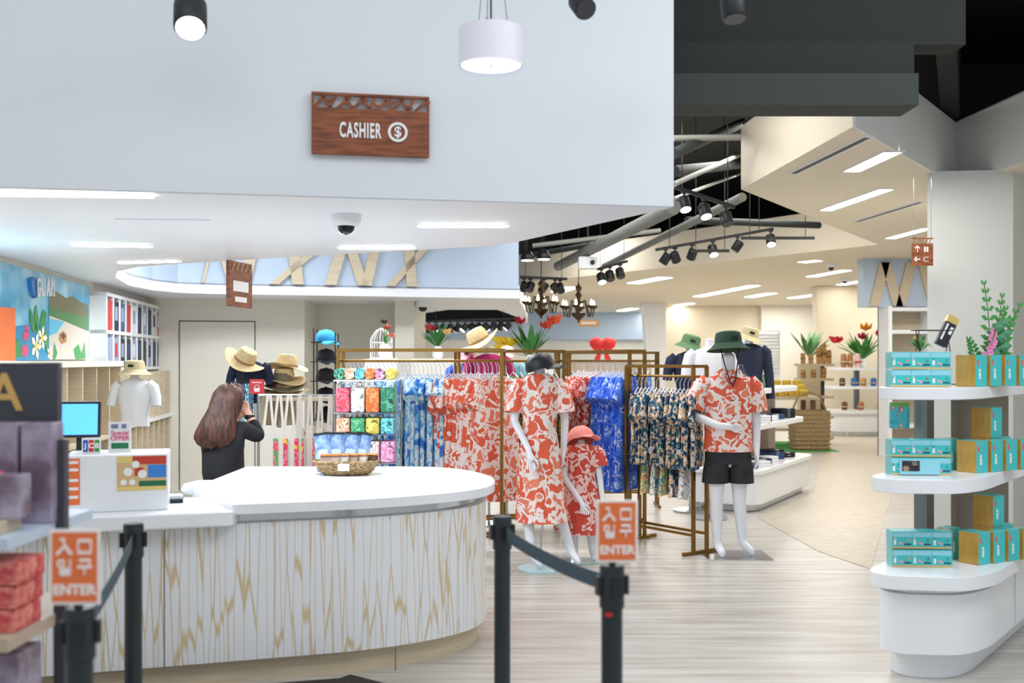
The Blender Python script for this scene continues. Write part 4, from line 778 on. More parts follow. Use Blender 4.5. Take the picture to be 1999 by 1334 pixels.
for k in range(20): 
    if k < 11: garment('dress', m_palm, P(.05+.05*k), ang+math.pi/2+.35+R.uniform(-.08, .08), 'blue palm print dress hanging behind the girl mannequin', 'blue palm dresses', 'dress')
    else: garment('shirt', m_coral2, P(.1+.05*k), ang+math.pi/2+.35+R.uniform(-.08, .08), 'red floral shirt hanging behind the blue palm dresses', 'red floral shirts', 'shirt')
P, ang, Ln = rack('garment_rack', 'low brass garment rack of navy Hawaiian shirts beside the male mannequin', (1.56, 8.5, 0), (1.08, 9.14, 0), 1.555, 1.47, .16)
for k in range(16): garment('shirt', m_haw, P(.04+(Ln-.1)*k/15), ang+math.pi/2+.55+R.uniform(-.08, .08), 'navy floral Hawaiian shirt hanging on the low brass rack', 'Hawaiian shirts on the low rack', 'shirt')
for k in range(5): p = P(.15+.11*k); p.z = 1.0; garment('shorts', (m_wflor, m_haw, m_pastel, m_wflor, m_pastel)[k], p, ang+math.pi/2+.5, '%s shorts hanging under the Hawaiian shirts' % ('pale blue', 'dark', 'yellow print', 'white print', 'pink print')[k], 'shorts under the Hawaiian shirts', 'shorts')
o = MB().bar((1.56, 8.5, 1.0), (1.08, 9.14, 1.0), .016).build('lower_bar', m_gold, bpy.data.objects['garment_rack.003']); o.matrix_parent_inverse = bpy.data.objects['garment_rack.003'].matrix_basis.inverted()
P, ang, Ln = rack('garment_rack', 'brass garment rack of turquoise tops behind the low rack', (.6, 11.3, 0), (1.6, 11.3, 0), 1.69, 1.60, .16)
for k in range(14): garment('blouse', print_mat('turq_print', [(30, 150, 176), (60, 190, 206), (20, 120, 150)], 12, 2), P(.06+.065*k), ang+math.pi/2+R.uniform(-.2, .2), 'turquoise top hanging on the rear brass rack', 'turquoise tops on the rear rack', 'blouse')
# ------------------------------------------------------------------ mannequins
m_man = mat('mannequin_white', (238, 240, 246), .25)
def cloth_rings(mb, secs, n=36, fold=0, nf=9):
    rs = []
    for i, (c, rx, ry) in enumerate(secs):
        c = Vector(c); f = fold*i/(len(secs)-1); rs.append([c+Vector((rx*math.cos(a)*(1+f*math.sin(nf*a)), ry*math.sin(a)*(1+f*math.sin(nf*a+1)), 0)) for a in [2*math.pi*j/n for j in range(n)]])
    return mb.rings(rs, cap=False)
# tall female mannequin in coral dress
fp = at(1054, 1000, 7.95); f1 = thing('female_mannequin', 'headless white mannequin in coral floral midi dress with black cap', 'mannequin', (fp.x, 7.95, 0))
J = [(0, 0, .9, .12, .1), (0, .01, 1.1, .095, .075), (0, .0, 1.3, .13, .09), (0, 0, 1.45, .05, .045), (0, 0, 1.57, .042, .042), (-.14, 0, 1.4, .045, .045), (-.2, -.02, 1.14, .034, .034), (-.09, -.16, .93, .026, .026), (-.075, -.19, .86, .03, .018), (.15, 0, 1.4, .045, .045), (.2, .06, 1.14, .034, .034), (.19, .06, .92, .026, .026), (.18, .05, .86, .03, .018),
     (-.07, 0, .8, .085, .085), (-.1, -.02, .46, .055, .055), (-.06, -.06, .1, .035, .035), (.02, -.16, .035, .034, .024), (.08, 0, .8, .085, .085), (.14, .05, .46, .055, .055), (.25, .02, .11, .035, .035), (.31, -.06, .035, .034, .024)]
E = [(0, 1), (1, 2), (2, 3), (3, 4), (2, 5), (5, 6), (6, 7), (7, 8), (2, 9), (9, 10), (10, 11), (11, 12), (0, 13), (13, 14), (14, 15), (15, 16), (0, 17), (17, 18), (18, 19), (19, 20)]
fingers(J, E, 8, (.1, -.25, -1), (1, -.3, 0), .07, .3); fingers(J, E, 12, (0, 0, -1), (0, -1, 0), .07, .3); skin('body', J, E, m_man, f1)
d = MB(); cloth_rings(d, [((0, 0, 1.5), .07, .07), ((0, 0, 1.465), .14, .09), ((0, 0, 1.40), .165, .11), ((0, 0, 1.25), .145, .12), ((0, .0, 1.08), .125, .105), ((0, 0, .95), .145, .13), ((0, 0, .75), .165, .15), ((.01, 0, .55), .18, .17), ((.02, 0, .36), .2, .19)], 48, .07, 11)
d.build('dress', m_coral, f1, smooth=60)
for sd in (-1, 1): MB().tube([(sd*.12, 0, 1.44), (sd*.165, 0, 1.38), (sd*.19, -.01, 1.27), (sd*.2, -.02, 1.2)], [.055, .065, .07, .078], 16, False).build('sleeve', m_coral, f1, smooth=True)
MB().tube([(0, -.02, 0.03), (.03, -.0, .45)], .008).build('support_rod', m_chrome, f1)
MB().lathe([(0, 0), (.19, 0), (.19, .008), (0, .008)], (.02, -.06, .001), 32).build('base_plate', mat('base_glass', (176, 214, 226), .08), f1)
hat('cap', (fp.x+.01, 7.95, 1.535), m_black, 'black baseball cap on the neck of the tall female mannequin', (-.25, -.1, 1.05), 1.12)
# girl mannequin
gp_ = at(1135, 1000, 8.2); f2 = thing('girl_mannequin', 'headless child mannequin in coral floral dress with pink cap', 'mannequin', (gp_.x, 8.2, 0))
J = [(0, 0, .52, .095, .08), (0, 0, .7, .08, .065), (0, 0, .84, .1, .07), (0, 0, .92, .04, .04), (0, 0, .98, .035, .035), (-.115, 0, .86, .036, .036), (-.14, -.03, .68, .028, .028), (-.03, -.15, .52, .022, .022), (.0, -.17, .47, .024, .015), (.115, 0, .86, .036, .036), (.15, .0, .66, .028, .028), (.165, -.06, .5, .022, .022), (.17, -.08, .45, .024, .015), (-.06, 0, .46, .06, .06), (-.06, 0, .26, .042, .042), (-.05, 0, .07, .028, .028), (-.05, -.1, .025, .028, .02), (.06, 0, .46, .06, .06), (.07, 0, .26, .042, .042), (.09, .02, .07, .028, .028), (.1, -.08, .025, .028, .02)]
E = E[:20]; fingers(J, E, 8, (.3, -.3, -1), (1, -.3, 0), .05, .3, .0075); fingers(J, E, 12, (0, -.2, -1), (0, -1, 0), .05, .3, .0075); skin('body', J, E, m_man, f2)
d = MB(); cloth_rings(d, [((0, 0, .945), .05, .05), ((0, 0, .92), .1, .07), ((0, 0, .88), .14, .085), ((0, 0, .76), .12, .09), ((0, 0, .66), .115, .09), ((0, 0, .52), .15, .125), ((0, 0, .36), .175, .155), ((0, 0, .23), .195, .175)], 40, .07, 10); d.build('dress', m_coral2, f2, smooth=60)
for sd in (-1, 1): MB().tube([(sd*.1, 0, .9), (sd*.14, 0, .86), (sd*.155, -.01, .76)], [.045, .055, .065], 14, False).build('sleeve', m_coral2, f2, smooth=True)
MB().lathe([(0, 0), (.14, 0), (.14, .008), (0, .008)], (0, -.02, .001), 28).build('base_plate', MATS['base_glass'], f2)
hat('cap', (gp_.x, 8.2, .95), mat('pink_cap', (240, 150, 140), .8), 'pink baseball cap on the neck of the child mannequin', (-.45, .15, .5), 1.1)
# male mannequin
mp_ = at(1422, 1000, 8.42); ml = thing('male_mannequin', 'white male mannequin in coral floral shirt and dark shorts', 'mannequin', (mp_.x, 8.42, 0))
J = [(0, 0, .88, .12, .095), (0, 0, 1.08, .115, .085), (0, 0, 1.3, .16, .1), (0, 0, 1.47, .06, .055), (0, 0, 1.58, .056, .056), (0, -.01, 1.68, .075, .085), (-.18, 0, 1.41, .055, .055), (-.32, -.02, 1.17, .042, .042), (-.12, -.17, 1.08, .032, .032), (-.03, -.19, 1.065, .036, .02), (.18, 0, 1.41, .055, .055), (.235, .02, 1.14, .042, .042), (.22, -.05, .9, .032, .032), (.215, -.07, .83, .036, .02), (-.09, 0, .78, .09, .09), (-.1, -.01, .46, .06, .06), (-.09, 0, .09, .04, .04), (-.07, -.16, .035, .04, .026), (.09, 0, .78, .09, .09), (.1, .04, .46, .06, .06), (.13, .05, .09, .04, .04), (.19, -.08, .035, .04, .026)]
E = [(0, 1), (1, 2), (2, 3), (3, 4), (4, 5), (2, 6), (6, 7), (7, 8), (8, 9), (2, 10), (10, 11), (11, 12), (12, 13), (0, 14), (14, 15), (15, 16), (16, 17), (0, 18), (18, 19), (19, 20), (20, 21)]
fingers(J, E, 9, (1, -.15, -.1), (0, -.1, 1), .075, .3); fingers(J, E, 13, (0, -.2, -1), (0, -1, 0), .075, .3); skin('body', J, E, m_man, ml)
d = MB(); cloth_rings(d, [((0, 0, 1.53), .075, .075), ((0, 0, 1.49), .12, .085), ((0, 0, 1.455), .19, .105), ((0, 0, 1.38), .215, .125), ((0, 0, 1.2), .2, .135), ((0, 0, 1.0), .195, .135), ((0, 0, .86), .205, .145)], 40, .03, 8); sh1 = d.build('shirt', m_coral, ml, smooth=60)
for z in (1.4, 1.28, 1.16, 1.04, .94): MB().lathe([(.007, -.002), (.007, .002)], (.01, -.136-.004*(z < 1.3), z), 10, Matrix.Rotation(math.pi/2, 3, 'X')).build('button', m_black, sh1)
for sd, q in ((-1, ((-.16, 0, 1.44), (-.215, 0, 1.38), (-.265, -.01, 1.28), (-.3, -.015, 1.21))), (1, ((.16, 0, 1.44), (.205, 0, 1.38), (.225, .01, 1.27), (.235, .015, 1.19)))): MB().tube(q, [.07, .085, .09, .095], 16, False).build('sleeve', m_coral, ml, smooth=True)
MB().plate([(-.07, -.07, 1.54), (0, -.12, 1.48), (-.09, -.11, 1.46), (-.1, -.05, 1.51)], (0, -.008, 0)).plate([(.07, -.07, 1.54), (0, -.12, 1.48), (.09, -.11, 1.46), (.1, -.05, 1.51)], (0, -.008, 0)).build('collar', m_coral, sh1)
m_sho = mat('dark_shorts', (52, 54, 58), .9, noise=(8, .3), bump=(50, .3)); d = MB(); cloth_rings(d, [((0, 0, .92), .165, .12), ((0, 0, .82), .19, .135), ((0, 0, .76), .19, .135)], 36); d.build('shorts_waist', m_sho, ml, smooth=60)
for sd in (-1, 1): cloth_rings(MB(), [((sd*.085, 0, .8), .1, .125), ((sd*.1, 0, .7), .105, .125), ((sd*.105, .01, .6), .108, .12)], 24, .02).build('shorts_leg', m_sho, ml, smooth=60)
MB().prism([(-.2, -.22), (.32, -.22), (.32, .2), (-.2, .2)], .0, .008).build('base_plate', m_chrome, ml)
for k in (0, 4): pass
hat('bucket', (mp_.x, 8.41, 1.735), mat('dark_green_hat', (44, 72, 54), .9, bump=(120, .3)), 'dark green bucket hat on the male mannequin', (-.1, 0, .3), 1.12)
MB().tube([(-.075, -.06, 1.7), (-.05, -.115, 1.56), (-.01, -.145, 1.42), (.01, -.15, 1.4), (.03, -.14, 1.45), (.06, -.09, 1.6), (.075, -.06, 1.7)], .005, 6).build('chin_cord', m_black, ml)
# forms standing behind the racks
def stand_form(px, Y, z, m, label, hk=None, hm=None, hl=None, longs=False, s=1, rot=(0, 0, 0)):
    p = at(px, 705, Y); t = form((p.x, Y, z), m, label, s=s, longs=longs)
    MB().tube([(0, 0, 0), (0, 0, -z/s+.02)], .015).build('pole', m_chrome, t); MB().lathe([(0, 0), (.18, 0), (.18, .015), (0, .015)], (0, 0, -z/s+.004), 24).build('foot', m_chrome, t)
    if hk: hat(hk, (p.x, Y, z+.6*s), hm, hl, rot, s*1.05)
stand_form(1386, 10.4, 1.22, mat('white_cloth', (240, 240, 244), .9), 'white tee display form behind the male mannequin')
stand_form(1348, 10.9, 1.18, m_navy, 'navy tee display form with olive bucket hat by the white tee', 'bucket', m_sage, 'olive bucket hat on the navy tee form', rot=(.1, .25, 0))
stand_form(912, 10.2, 1.16, mat('royal_blue', (52, 84, 190), .8), 'royal blue tee form behind the long rack', s=.8, hk='bucket', hm=mat('pink_hat', (236, 160, 176), .8), hl='pink hat on the royal blue form behind the rack')
stand_form(955, 10.0, 1.2, mat('magenta_cloth', (178, 36, 104), .8), 'magenta tee form under the large straw hat', s=.9)
hat('straw', at(938, 668, 9.95), m_straw, 'large straw hat tilted on the magenta form above the rack', (.1, -.5, 0), 1.2)
stand_form(990, 10.5, 1.18, mat('aqua_cloth', (140, 200, 214), .8), 'aqua tee form beside the magenta one', 'cap', mat('pale_pink_cap', (236, 206, 206), .8), 'pale pink cap on the aqua form', s=.8)
stand_form(825, 10.6, 1.12, mat('sky_cloth', (110, 180, 220), .8), 'sky blue form left of the pink hat behind the rack', s=.55)
flowers('flower_vase', at(855, 700, 12.5), 'red and green flowers behind the long rack by the back column', (((200, 50, 60), (-.08, 0, .2), .09), ((230, 190, 120), (.1, 0, .16), .08)), 14, .35, 7)
flowers('flower_vase', at(1035, 700, 13.5)-Vector((0, 0, .1)), 'tall tropical flowers with yellow blooms behind the black cap', (((206, 40, 70), (-.12, 0, .42), .1), ((220, 90, 60), (.3, 0, .42), .14), ((210, 70, 50), (.2, 0, .36), .12), ((246, 216, 60), (-.3, 0, .05), .16), ((246, 216, 60), (-.22, 0, .14), .14), ((240, 206, 50), (-.34, 0, .16), .14)), 26, .42, 9)
for px, Y, z, lb in ((855, 12.5, 1.6, 'red and green flowers'), (1035, 13.5, 1.53, 'tall tropical flowers')): MB().b2((-.3, -.2, 0), (.3, .2, z+.03)).build('flower_plinth', m_cream, loc=at(px, 705, Y).xy.to_3d(), tag=('cream plinth under the '+lb, 'plinth'))
# ------------------------------------------------------------------ right gondola with cookie boxes
gw = Vector((.62, .78, 0)).normalized(); gn = Vector((gw.y, -gw.x, 0))
go = thing('gondola_shelf', 'white rounded gondola with three shelves of turquoise cookie boxes', 'display shelf')
def gpoly(l0, f0, f1, r0, Ln): return [l0, f0, f1, r0, tuple((Vector(r0).to_3d()+gw*Ln)[:2]), tuple((Vector(l0).to_3d()+gw*Ln)[:2])]
def gpr(name, l0, f0, f1, r0, z0, z1, m, bev=.012): MB().prism(fillet(gpoly(l0, f0, f1, r0, 1.75), [.1, .1, .1, .16, 0, 0], 5), z0, z1).build(name, m, go, smooth=35, bevel=bev)
gpr('plinth', (1.95, 5.32), (1.99, 5.18), (2.2, 5.15), (2.36, 5.27), 0, .14, m_whitegloss, .004)
gpr('base_cabinet', (1.86, 5.25), (1.9, 5.1), (2.22, 5.06), (2.42, 5.2), .14, .44, m_whitegloss, .01)
gpr('metal_band', (1.88, 5.27), (1.92, 5.12), (2.21, 5.08), (2.4, 5.21), .44, .47, m_chrome, .002)
gpr('deck', (1.80, 5.2), (1.84, 5.06), (2.22, 5.0), (2.44, 5.15), .47, .54, m_whitegloss)
gpr('shelf', (1.81, 5.2), (1.85, 5.06), (2.18, 5.02), (2.38, 5.16), .945, 1.015, m_whitegloss)
gpr('shelf', (1.88, 5.3), (1.91, 5.14), (2.2, 5.1), (2.38, 5.22), 1.405, 1.465, m_whitegloss)
pc_ = Vector((2.26, 5.62, 0)); MB().box(pc_+Vector((0, 0, 1.0)), (.075, .075, .95), .67).build('post', mat('post_grey', (120, 128, 130), .35, .6), go)
MB().box(pc_+gw*.8+gn*.1+Vector((0, 0, 1.0)), (.03, 1.2, .95), -.67).build('back_panel', mat('back_panel', (128, 118, 104), .6), go)
for k in (.55, 1.2): p = Vector((2.42, 5.2, 0))+gw*k+gn*.002; MB().box(p+Vector((0, 0, .29)), (.004, .004, .28), .67).build('panel_seam', mat('seam_pale', (196, 202, 208), .5), go)
m_tq = mat('cookie_turquoise', (64, 196, 196), .35); m_gld = mat('cookie_gold', (206, 156, 60), .4, noise=(12, .2)); m_ylw = mat('cookie_tan', (222, 190, 130), .5); m_nv = mat('cookie_navy', (30, 84, 110), .5); m_pk = mat('cookie_pink', (238, 170, 190), .5); m_sk = mat('cookie_sky', (150, 216, 230), .4)
def carton(loc, rz, label, n=3, opened=False):
    t = thing('cookie_carton', label, 'box', loc, rz, None); w_ = .1*n/2
    MB().b2((-w_, 0, 0), (w_, .1, .088)).build('carton_body', m_tq, t, bevel=.002); MB().b2((-w_, -.001, 0), (w_, 0, .01)).build('gold_edge', m_ylw, t)
    for k in range(n):
        x = -w_+.1*k+.05; pb_ = MB(); pb_.b2((x-.048, -.001, .06), (x+.048, 0, .084)); pb_.cur = 1
        pb_.b2((x-.042, -.0016, .02), (x-.03, 0, .045)); pb_.lathe([(.007, -.0016), (.007, 0)], (x-.036, 0, .052), 10, Matrix.Rotation(math.pi/2, 3, 'X')); pb_.cur = 2; pb_.bar((x-.018, -.001, .034), (x+.008, -.001, .022), .001, .009); pb_.cur = 3; pb_.b2((x+.008, -.0016, .018), (x+.045, 0, .026)); pb_.cur = 4; pb_.lathe([(.009, -.0016), (.009, 0)], (x+.03, 0, .042), 8, Matrix.Rotation(math.pi/2, 3, 'X'))
        pb_.build('printed_pack', [m_sk, m_sw, m_pk, m_nv, m_ylw], t)
    if opened:
        MB().b2((-.11, -.016, .004), (.09, -.001, .08)).build('sample_card', m_sk, t); MB().b2((-.1, -.018, .022), (-.012, -.016, .074)).build('cookie_window', mat('window_dark', (50, 46, 50), .3), t)
        for x, z, c in ((-.08, .06, (70, 60, 60)), (-.035, .062, (224, 214, 200)), (-.08, .036, (210, 170, 140)), (-.035, .036, (80, 84, 96))): MB().lathe([(.016, -.003), (.016, 0)], (x, -.018, z), 12, Matrix.Rotation(math.pi/2, 3, 'X')).build('cookie', mat('cookie_%d' % c[0], c, .7), t)
    for sx in (-1, 1): MB().box((sx*(w_+.003), .049, .047), (.002, .11, .094)).build('acrylic_sleeve', m_glass, t)
    return t
def pack(loc, rz, label):
    t = thing('cookie_pack', label, 'box', loc, rz, 'upright cookie packs on the gondola'); h = .165
    MB().b2((0, 0, 0), (.037, .1, h)).build('pack_body', m_gld, t, bevel=.0015)
    MB().b2((.037, 0.001, .001), (.0385, .099, h-.001)).b2((.001, .001, h), (.036, .099, h+.001)).build('cover', m_tq, t)
    q = MB(); q.b2((.0385, .03, .04), (.0392, .045, .075)); q.lathe([(.009, -.0008), (.009, 0)], (.0386, .037, .085), 8, Matrix.Rotation(math.pi/2, 3, 'Y')); q.cur = 1; q.b2((.0385, .012, .11), (.0392, .026, .14)); q.build('printed_mark', [m_sw, mat('mark_coral', (230, 90, 90), .5)], t)
rzg = -.06
for z, zs, nm_, rr_ in ((1.466, (0, .092), 'top', ()), (1.016, (0, .092), 'middle', ()), (.541, (0, .092), 'lowest', ())):
    for i, dz in enumerate(zs):
        px = {1.466: 1800, 1.016: 1800, .541: 1802}[z]; Y = {1.466: 5.28, 1.016: 5.24, .541: 5.26}[z]
        carton((at(px, 705, Y).x-(.0 if i else .004), Y+.012*i, z+dz), rzg, 'turquoise cookie carton at the %s shelf nose, %s of two%s' % (nm_, ('lower', 'upper')[i], ', with sample window' if z == 1.016 and i == 0 else ''), 3, z == 1.016 and i == 0)
names = ('first', 'second', 'third', 'fourth', 'fifth', 'sixth', 'seventh', 'eighth', 'ninth', 'tenth', 'eleventh', 'twelfth', 'thirteenth')
e1, e2 = Vector((.53, -.85, 0)), Vector((.85, .53, 0)); PR = math.atan2(-.85, .53)
for z, px, nm_ in ((1.466, 1866, 'top'), (1.016, 1868, 'middle'), (.541, 1872, 'lowest')):
    b0 = at(px, 705, 5.43 if z > 1 else 5.40); b0.z = z; k = 0
    spots = [b0+e1*.0385*i for i in range(3)]+[b0+e1*(.077+.012*j)+e2*(.112*j) for j in (1, 2, 3)]
    spots += [b0+e1*(-.075+.0385*i)+e2*.24 for i in range(3)]+[b0+e1*(-.06+.0385*i)+e2*.36 for i in range(2)]
    if z < 1.4: spots += [b0-e1*.13-e2*.0+e1*.0385*i+Vector((0, 0, 0)) for i in range(2)]
    for p in spots: pack(p, PR, 'gold and turquoise cookie pack standing on the %s gondola shelf, %s from the nose' % (nm_, names[k])); k += 1
    if z < 1.4:
        for i in range(3): pack(b0+e1*(-.075+.0385*i)+e2*.24+Vector((0, 0, .167)), PR, 'cookie pack stacked above the %s shelf row, %s of three' % (nm_, names[i]))
# carry tray with a chocolate bag and ferns on the top
bt = thing('metal_tray', 'black wire tray with plants on the turquoise cartons', 'tray', at(1822, 680, 5.36)-Vector((0, 0, .0)))
for sx in (-.09, .09): MB().tube([(sx, 0, 0), (sx*.8, 0, .11)], .003, 5).tube([(sx, 0, .11), (sx*.75, 0, 0)], .003, 5).build('leg', m_black, bt)
MB().tube([(-.1, -.02, .11), (.1, -.02, .11), (.1, .04, .11), (-.1, .04, .11), (-.1, -.02, .11)], .003, 5).build('rim', m_black, bt)
bt.location.z = 1.466+.184
vb = thing('coffee_bag', 'tilted black and gold paper bag on the wire tray', 'bag', bt.location+Vector((.035, .0, .03)), 0); vb.rotation_euler = (0, .45, 0)
MB().b2((-.03, -.018, 0), (.03, .018, .13)).build('bag_body', mat('bag_black', (34, 36, 50), .4), vb, bevel=.006); MB().rings([[Vector((a*.031, q*f, z)) for a, q in ((-1, -1), (1, -1), (1, 1), (-1, 1))] for z, f in ((.13, .018), (.155, .01), (.17, .003))]).build('gold_top', mat('gold_foil', (216, 186, 110), .3, .6), vb); MB().b2((-.022, -.0195, .03), (-.012, -.018, .12)).b2((.004, -.0195, .07), (.02, -.018, .11)).build('print', m_sw, vb)
flowers('pot_plant', bt.location+Vector((-.06, .02, .0)), 'small green trailing plant in the wire tray', (((230, 210, 120), (-.02, 0, .06), .02),), 16, .1, 21, (96, 160, 80), False)
def fern(p, L_, lean, t, seed):
    rr = random.Random(seed); pts = [Vector(p)+Vector((lean[0]*u*u, lean[1]*u*u, L_*u*(1-.15*u))) for u in [k/10 for k in range(11)]]
    MB().tube(pts, .003, 5).build('frond_stem', mat('stem', (90, 120, 60), .7), t); b_ = MB()
    for k in range(2, 11):
        for sd in (-1, 1):
            w_ = .08*(1.15-k/11); d = Vector((sd*.9, .2*rr.uniform(-1, 1), .45)).normalized()*w_; q = pts[k]; s_ = Vector((0, 0, .016)); b_.add([q, q+d*.5+s_, q+d, q+d*.5-s_], [(0, 1, 2, 3)])
    b_.build('frond_leaf', mat('fern_green', (70, 150, 70), .6), t)
fp_ = at(1922, 688, 5.66); ft = thing('fern_arrangement', 'tall fern and pink orchid arrangement on the top gondola shelf', 'flowers', (fp_.x, 5.62, 1.466))
for k, (x, L_, ln_) in enumerate(((.02, .66, (-.04, 0)), (.06, .58, (.03, 0)), (.08, .52, (.12, 0)), (.05, .5, (.08, 0)), (.09, .42, (.08, 0)), (.04, .4, (.07, 0)), (0, .3, (-.05, 0)))): fern((x, .02*k, .0), L_, ln_, ft, k)
rr = random.Random(5)
for k in range(30):
    p = Vector((-.04+.09*(k % 6)/6+.02, rr.uniform(-.05, 0), .03+.011*k)); MB().add([p, p+Vector((.035, 0, .025)), p+Vector((.055, -.01, .0)), p+Vector((.03, 0, -.026))], [(0, 1, 2, 3)]).build('leaf', mat('ivy_green', (74, 140, 104), .6), ft)
MB().tube([(-.07, -.03, .02), (-.03, -.04, .14), (.02, -.05, .3)], .004, 5).build('orchid_stem', mat('stem', (90, 120, 60), .7), ft)
for k in range(14):
    c = Vector((-.075+.0075*k+rr.uniform(-.015, .015), -.045, .05+.019*k)); b_ = MB()
    for j in range(5): a = j*1.257+k; v = Vector((math.cos(a), -.2, math.sin(a)))*.024; s_ = Vector((-math.sin(a), 0, math.cos(a)))*.011; b_.add([c, c+v*.6+s_, c+v, c+v*.6-s_], [(0, 1, 2, 3)])
    b_.build('orchid_bloom', mat('orchid_pink', (240, 140, 190), .5), ft)
MB().lathe([(.05, 0), (.06, .04), (.05, .07), (0, .07)], n=16).build('pot', m_whitegloss, ft, smooth=True)
# blue hanging bag at the shelf's left
hb = thing('guam_bag', 'turquoise printed bag hanging under the top gondola shelf', 'bag', at(1756, 790, 5.6)); MB().b2((-.055, -.01, -.13), (.055, .01, 0)).build('bag_body', print_mat('bag_turq', [(64, 180, 200), (90, 200, 214), (226, 90, 80), (240, 240, 220)], 20, 1, (.45, .62, .68)), hb, bevel=.006); MB().b2((-.05, -.012, -.012), (.05, .012, .012)).build('bag_header', mat('leafgreen', (120, 180, 90), .5), hb); MB().tube([(0, 0, .01), (0, .0, .06)], .003).build('hook', m_chrome, hb)
# wooden wall unit under the far lattice bulkhead
wu = thing('wall_cabinet', 'white open wall cabinet with wood niches under the far lattice bulkhead', 'cabinet', (at(1735, 705, 16.8).x, 16.8, 0))
for lo, hi in (((0, 0, 0), (.06, .5, 2.5)), ((.7, 0, 0), (.76, .5, 2.5)), ((1.5, 0, 0), (1.56, .5, 2.5))): MB().b2(lo, hi).build('side', m_whitegloss, wu)
MB().b2((0, .46, 0), (1.56, .5, 2.5)).build('back', m_wood, wu)
for z in (0, .5, 1.1, 1.6, 2.05, 2.42): MB().b2((.06, .02, z), (1.5, .46, z+.06)).build('shelf', m_whitegloss, wu)
# ------------------------------------------------------------------ white curved display table with folded shirts
dx = Vector((1.27, 2.4, 0)).normalized(); dn = Vector((dx.y, -dx.x, 0))
def curved(name, label, a, b_, wd, z0, z1, m, t): 
    a, b_ = Vector(a), Vector(b_); MB().prism(fillet([tuple((a-dn*wd)[:2]), tuple((a+dn*wd)[:2]), tuple((b_+dn*wd)[:2]), tuple((b_-dn*wd)[:2])], .22, 6), z0, z1).build(name, m, t, smooth=35, bevel=.008)
dt = thing('curved_table', 'white curved display table with wood columns and folded shirts', 'display table')
ca, cb_ = Vector((2.2, 10.9, 0)), Vector((3.35, 12.9, 0))
curved('plinth', '', ca+dx*.08, cb_-dx*.08, .36, 0, .08, m_chrome, dt); curved('base', '', ca, cb_, .42, .08, .4, m_whitegloss, dt); curved('deck', '', ca-dx*.03, cb_+dx*.03, .45, .4, .45, m_whitegloss, dt)
curved('shelf', '', ca, cb_-dx*.1, .38, .86, .92, m_whitegloss, dt); curved('shelf', '', ca, cb_-dx*.25, .34, 1.24, 1.3, m_whitegloss, dt)
for q in (.45, 1.7): p = ca+dx*q; MB().box(p+Vector((0, 0, .845)), (.34, .3, .79), math.atan2(dx.y, dx.x)).build('column', mat('column_wood', (178, 156, 138), .5, noise=(4, .15), stretch=(3, 3, .4)), dt)
rr = random.Random(8); cn = ((40, 44, 62), (238, 240, 244), (36, 48, 84), (238, 240, 244), (44, 70, 120), (30, 32, 40))
for z, nm_ in ((.92, 'middle'), (.45, 'lowest')):
    for j in range(6):
        p = ca+dx*(.22+.3*j)+dn*.22; h_ = rr.choice((2, 3, 4))
        if .3 < (.22+.3*j) < .6 or 1.55 < (.22+.3*j) < 1.85: p = p+dn*.06
        for i in range(h_):
            c = cn[(j+i//3) % 6]; t = thing('folded_shirt', 'folded %s shirt, %s in the %s stack on the %s shelf of the curved table' % (('white' if c[0] > 200 else 'navy'), ('bottom', 'second', 'third', 'top')[i], names[j], nm_), 'shirt', p+Vector((0, 0, z+.028*i)), .5, 'folded shirts on the curved table')
            MB().rings([[Vector((a*.12*f, q*.1*f, zz)) for a, q in ((-1, -.8), (-.8, -1), (.8, -1), (1, -.8), (1, .8), (.8, 1), (-.8, 1), (-1, .8))] for zz, f in ((0, .95), (.008, 1), (.022, 1), (.028, .95))]).build('fold', mat('fold_c%d' % c[0], c, .9), t, smooth=50); MB().b2((-.02, -.1, .024), (.02, -.04, .0285)).build('size_label', m_sw, t)
p = ca+dx*.55; t = form((p.x+.2, p.y+.1, 1.3), m_navy, 'navy long-sleeved form with tan bucket hat on the curved table', s=.95, longs=True); hat('bucket', (p.x+.2, p.y+.1, 1.3+.58), m_tan, 'tan bucket hat on the navy long-sleeved form', (.1, .3, 0), 1.05)
for k, (q, m, lb, st_) in enumerate(((.12, mat('charcoal_hat', (58, 66, 76), .9), 'charcoal bucket hat on a wooden stand on the curved table', 1), (.02, m_green, 'olive bucket hat lying flat on the curved table', 0), (.95, m_sage, 'sage bucket hat at the rear of the curved table', 0), (1.25, mat('charcoal_hat', (58, 66, 76), .9), 'charcoal hat at the far end of the curved table', 0))):
    p = ca+dx*q+dn*.15; z = 1.3
    if st_: MB().lathe([(.07, 0), (.05, .02), (.03, .08), (.06, .13), (0, .14)], p+Vector((0, 0, 1.3)), 16).build('hat_stand', m_wood, smooth=True, tag=('turned wooden hat stand on the curved table', 'hat stand')); z += .12
    hat('bucket', p+Vector((0, 0, z+.05)), m, lb, (0, 0, k), .95)
t = thing('price_sign', 'small white price sign on the curved table edge', 'sign', ca+dx*.0+dn*.3+Vector((0, 0, 1.3)), .1); MB().b2((-.09, 0, 0), (.09, .006, .13)).build('card', m_sw, t)
for i in range(3): MB().b2((-.06, -.001, .04+.025*i), (.06, 0, .05+.025*i)).build('print_line', mat('print_grey', (110, 120, 150)), t)
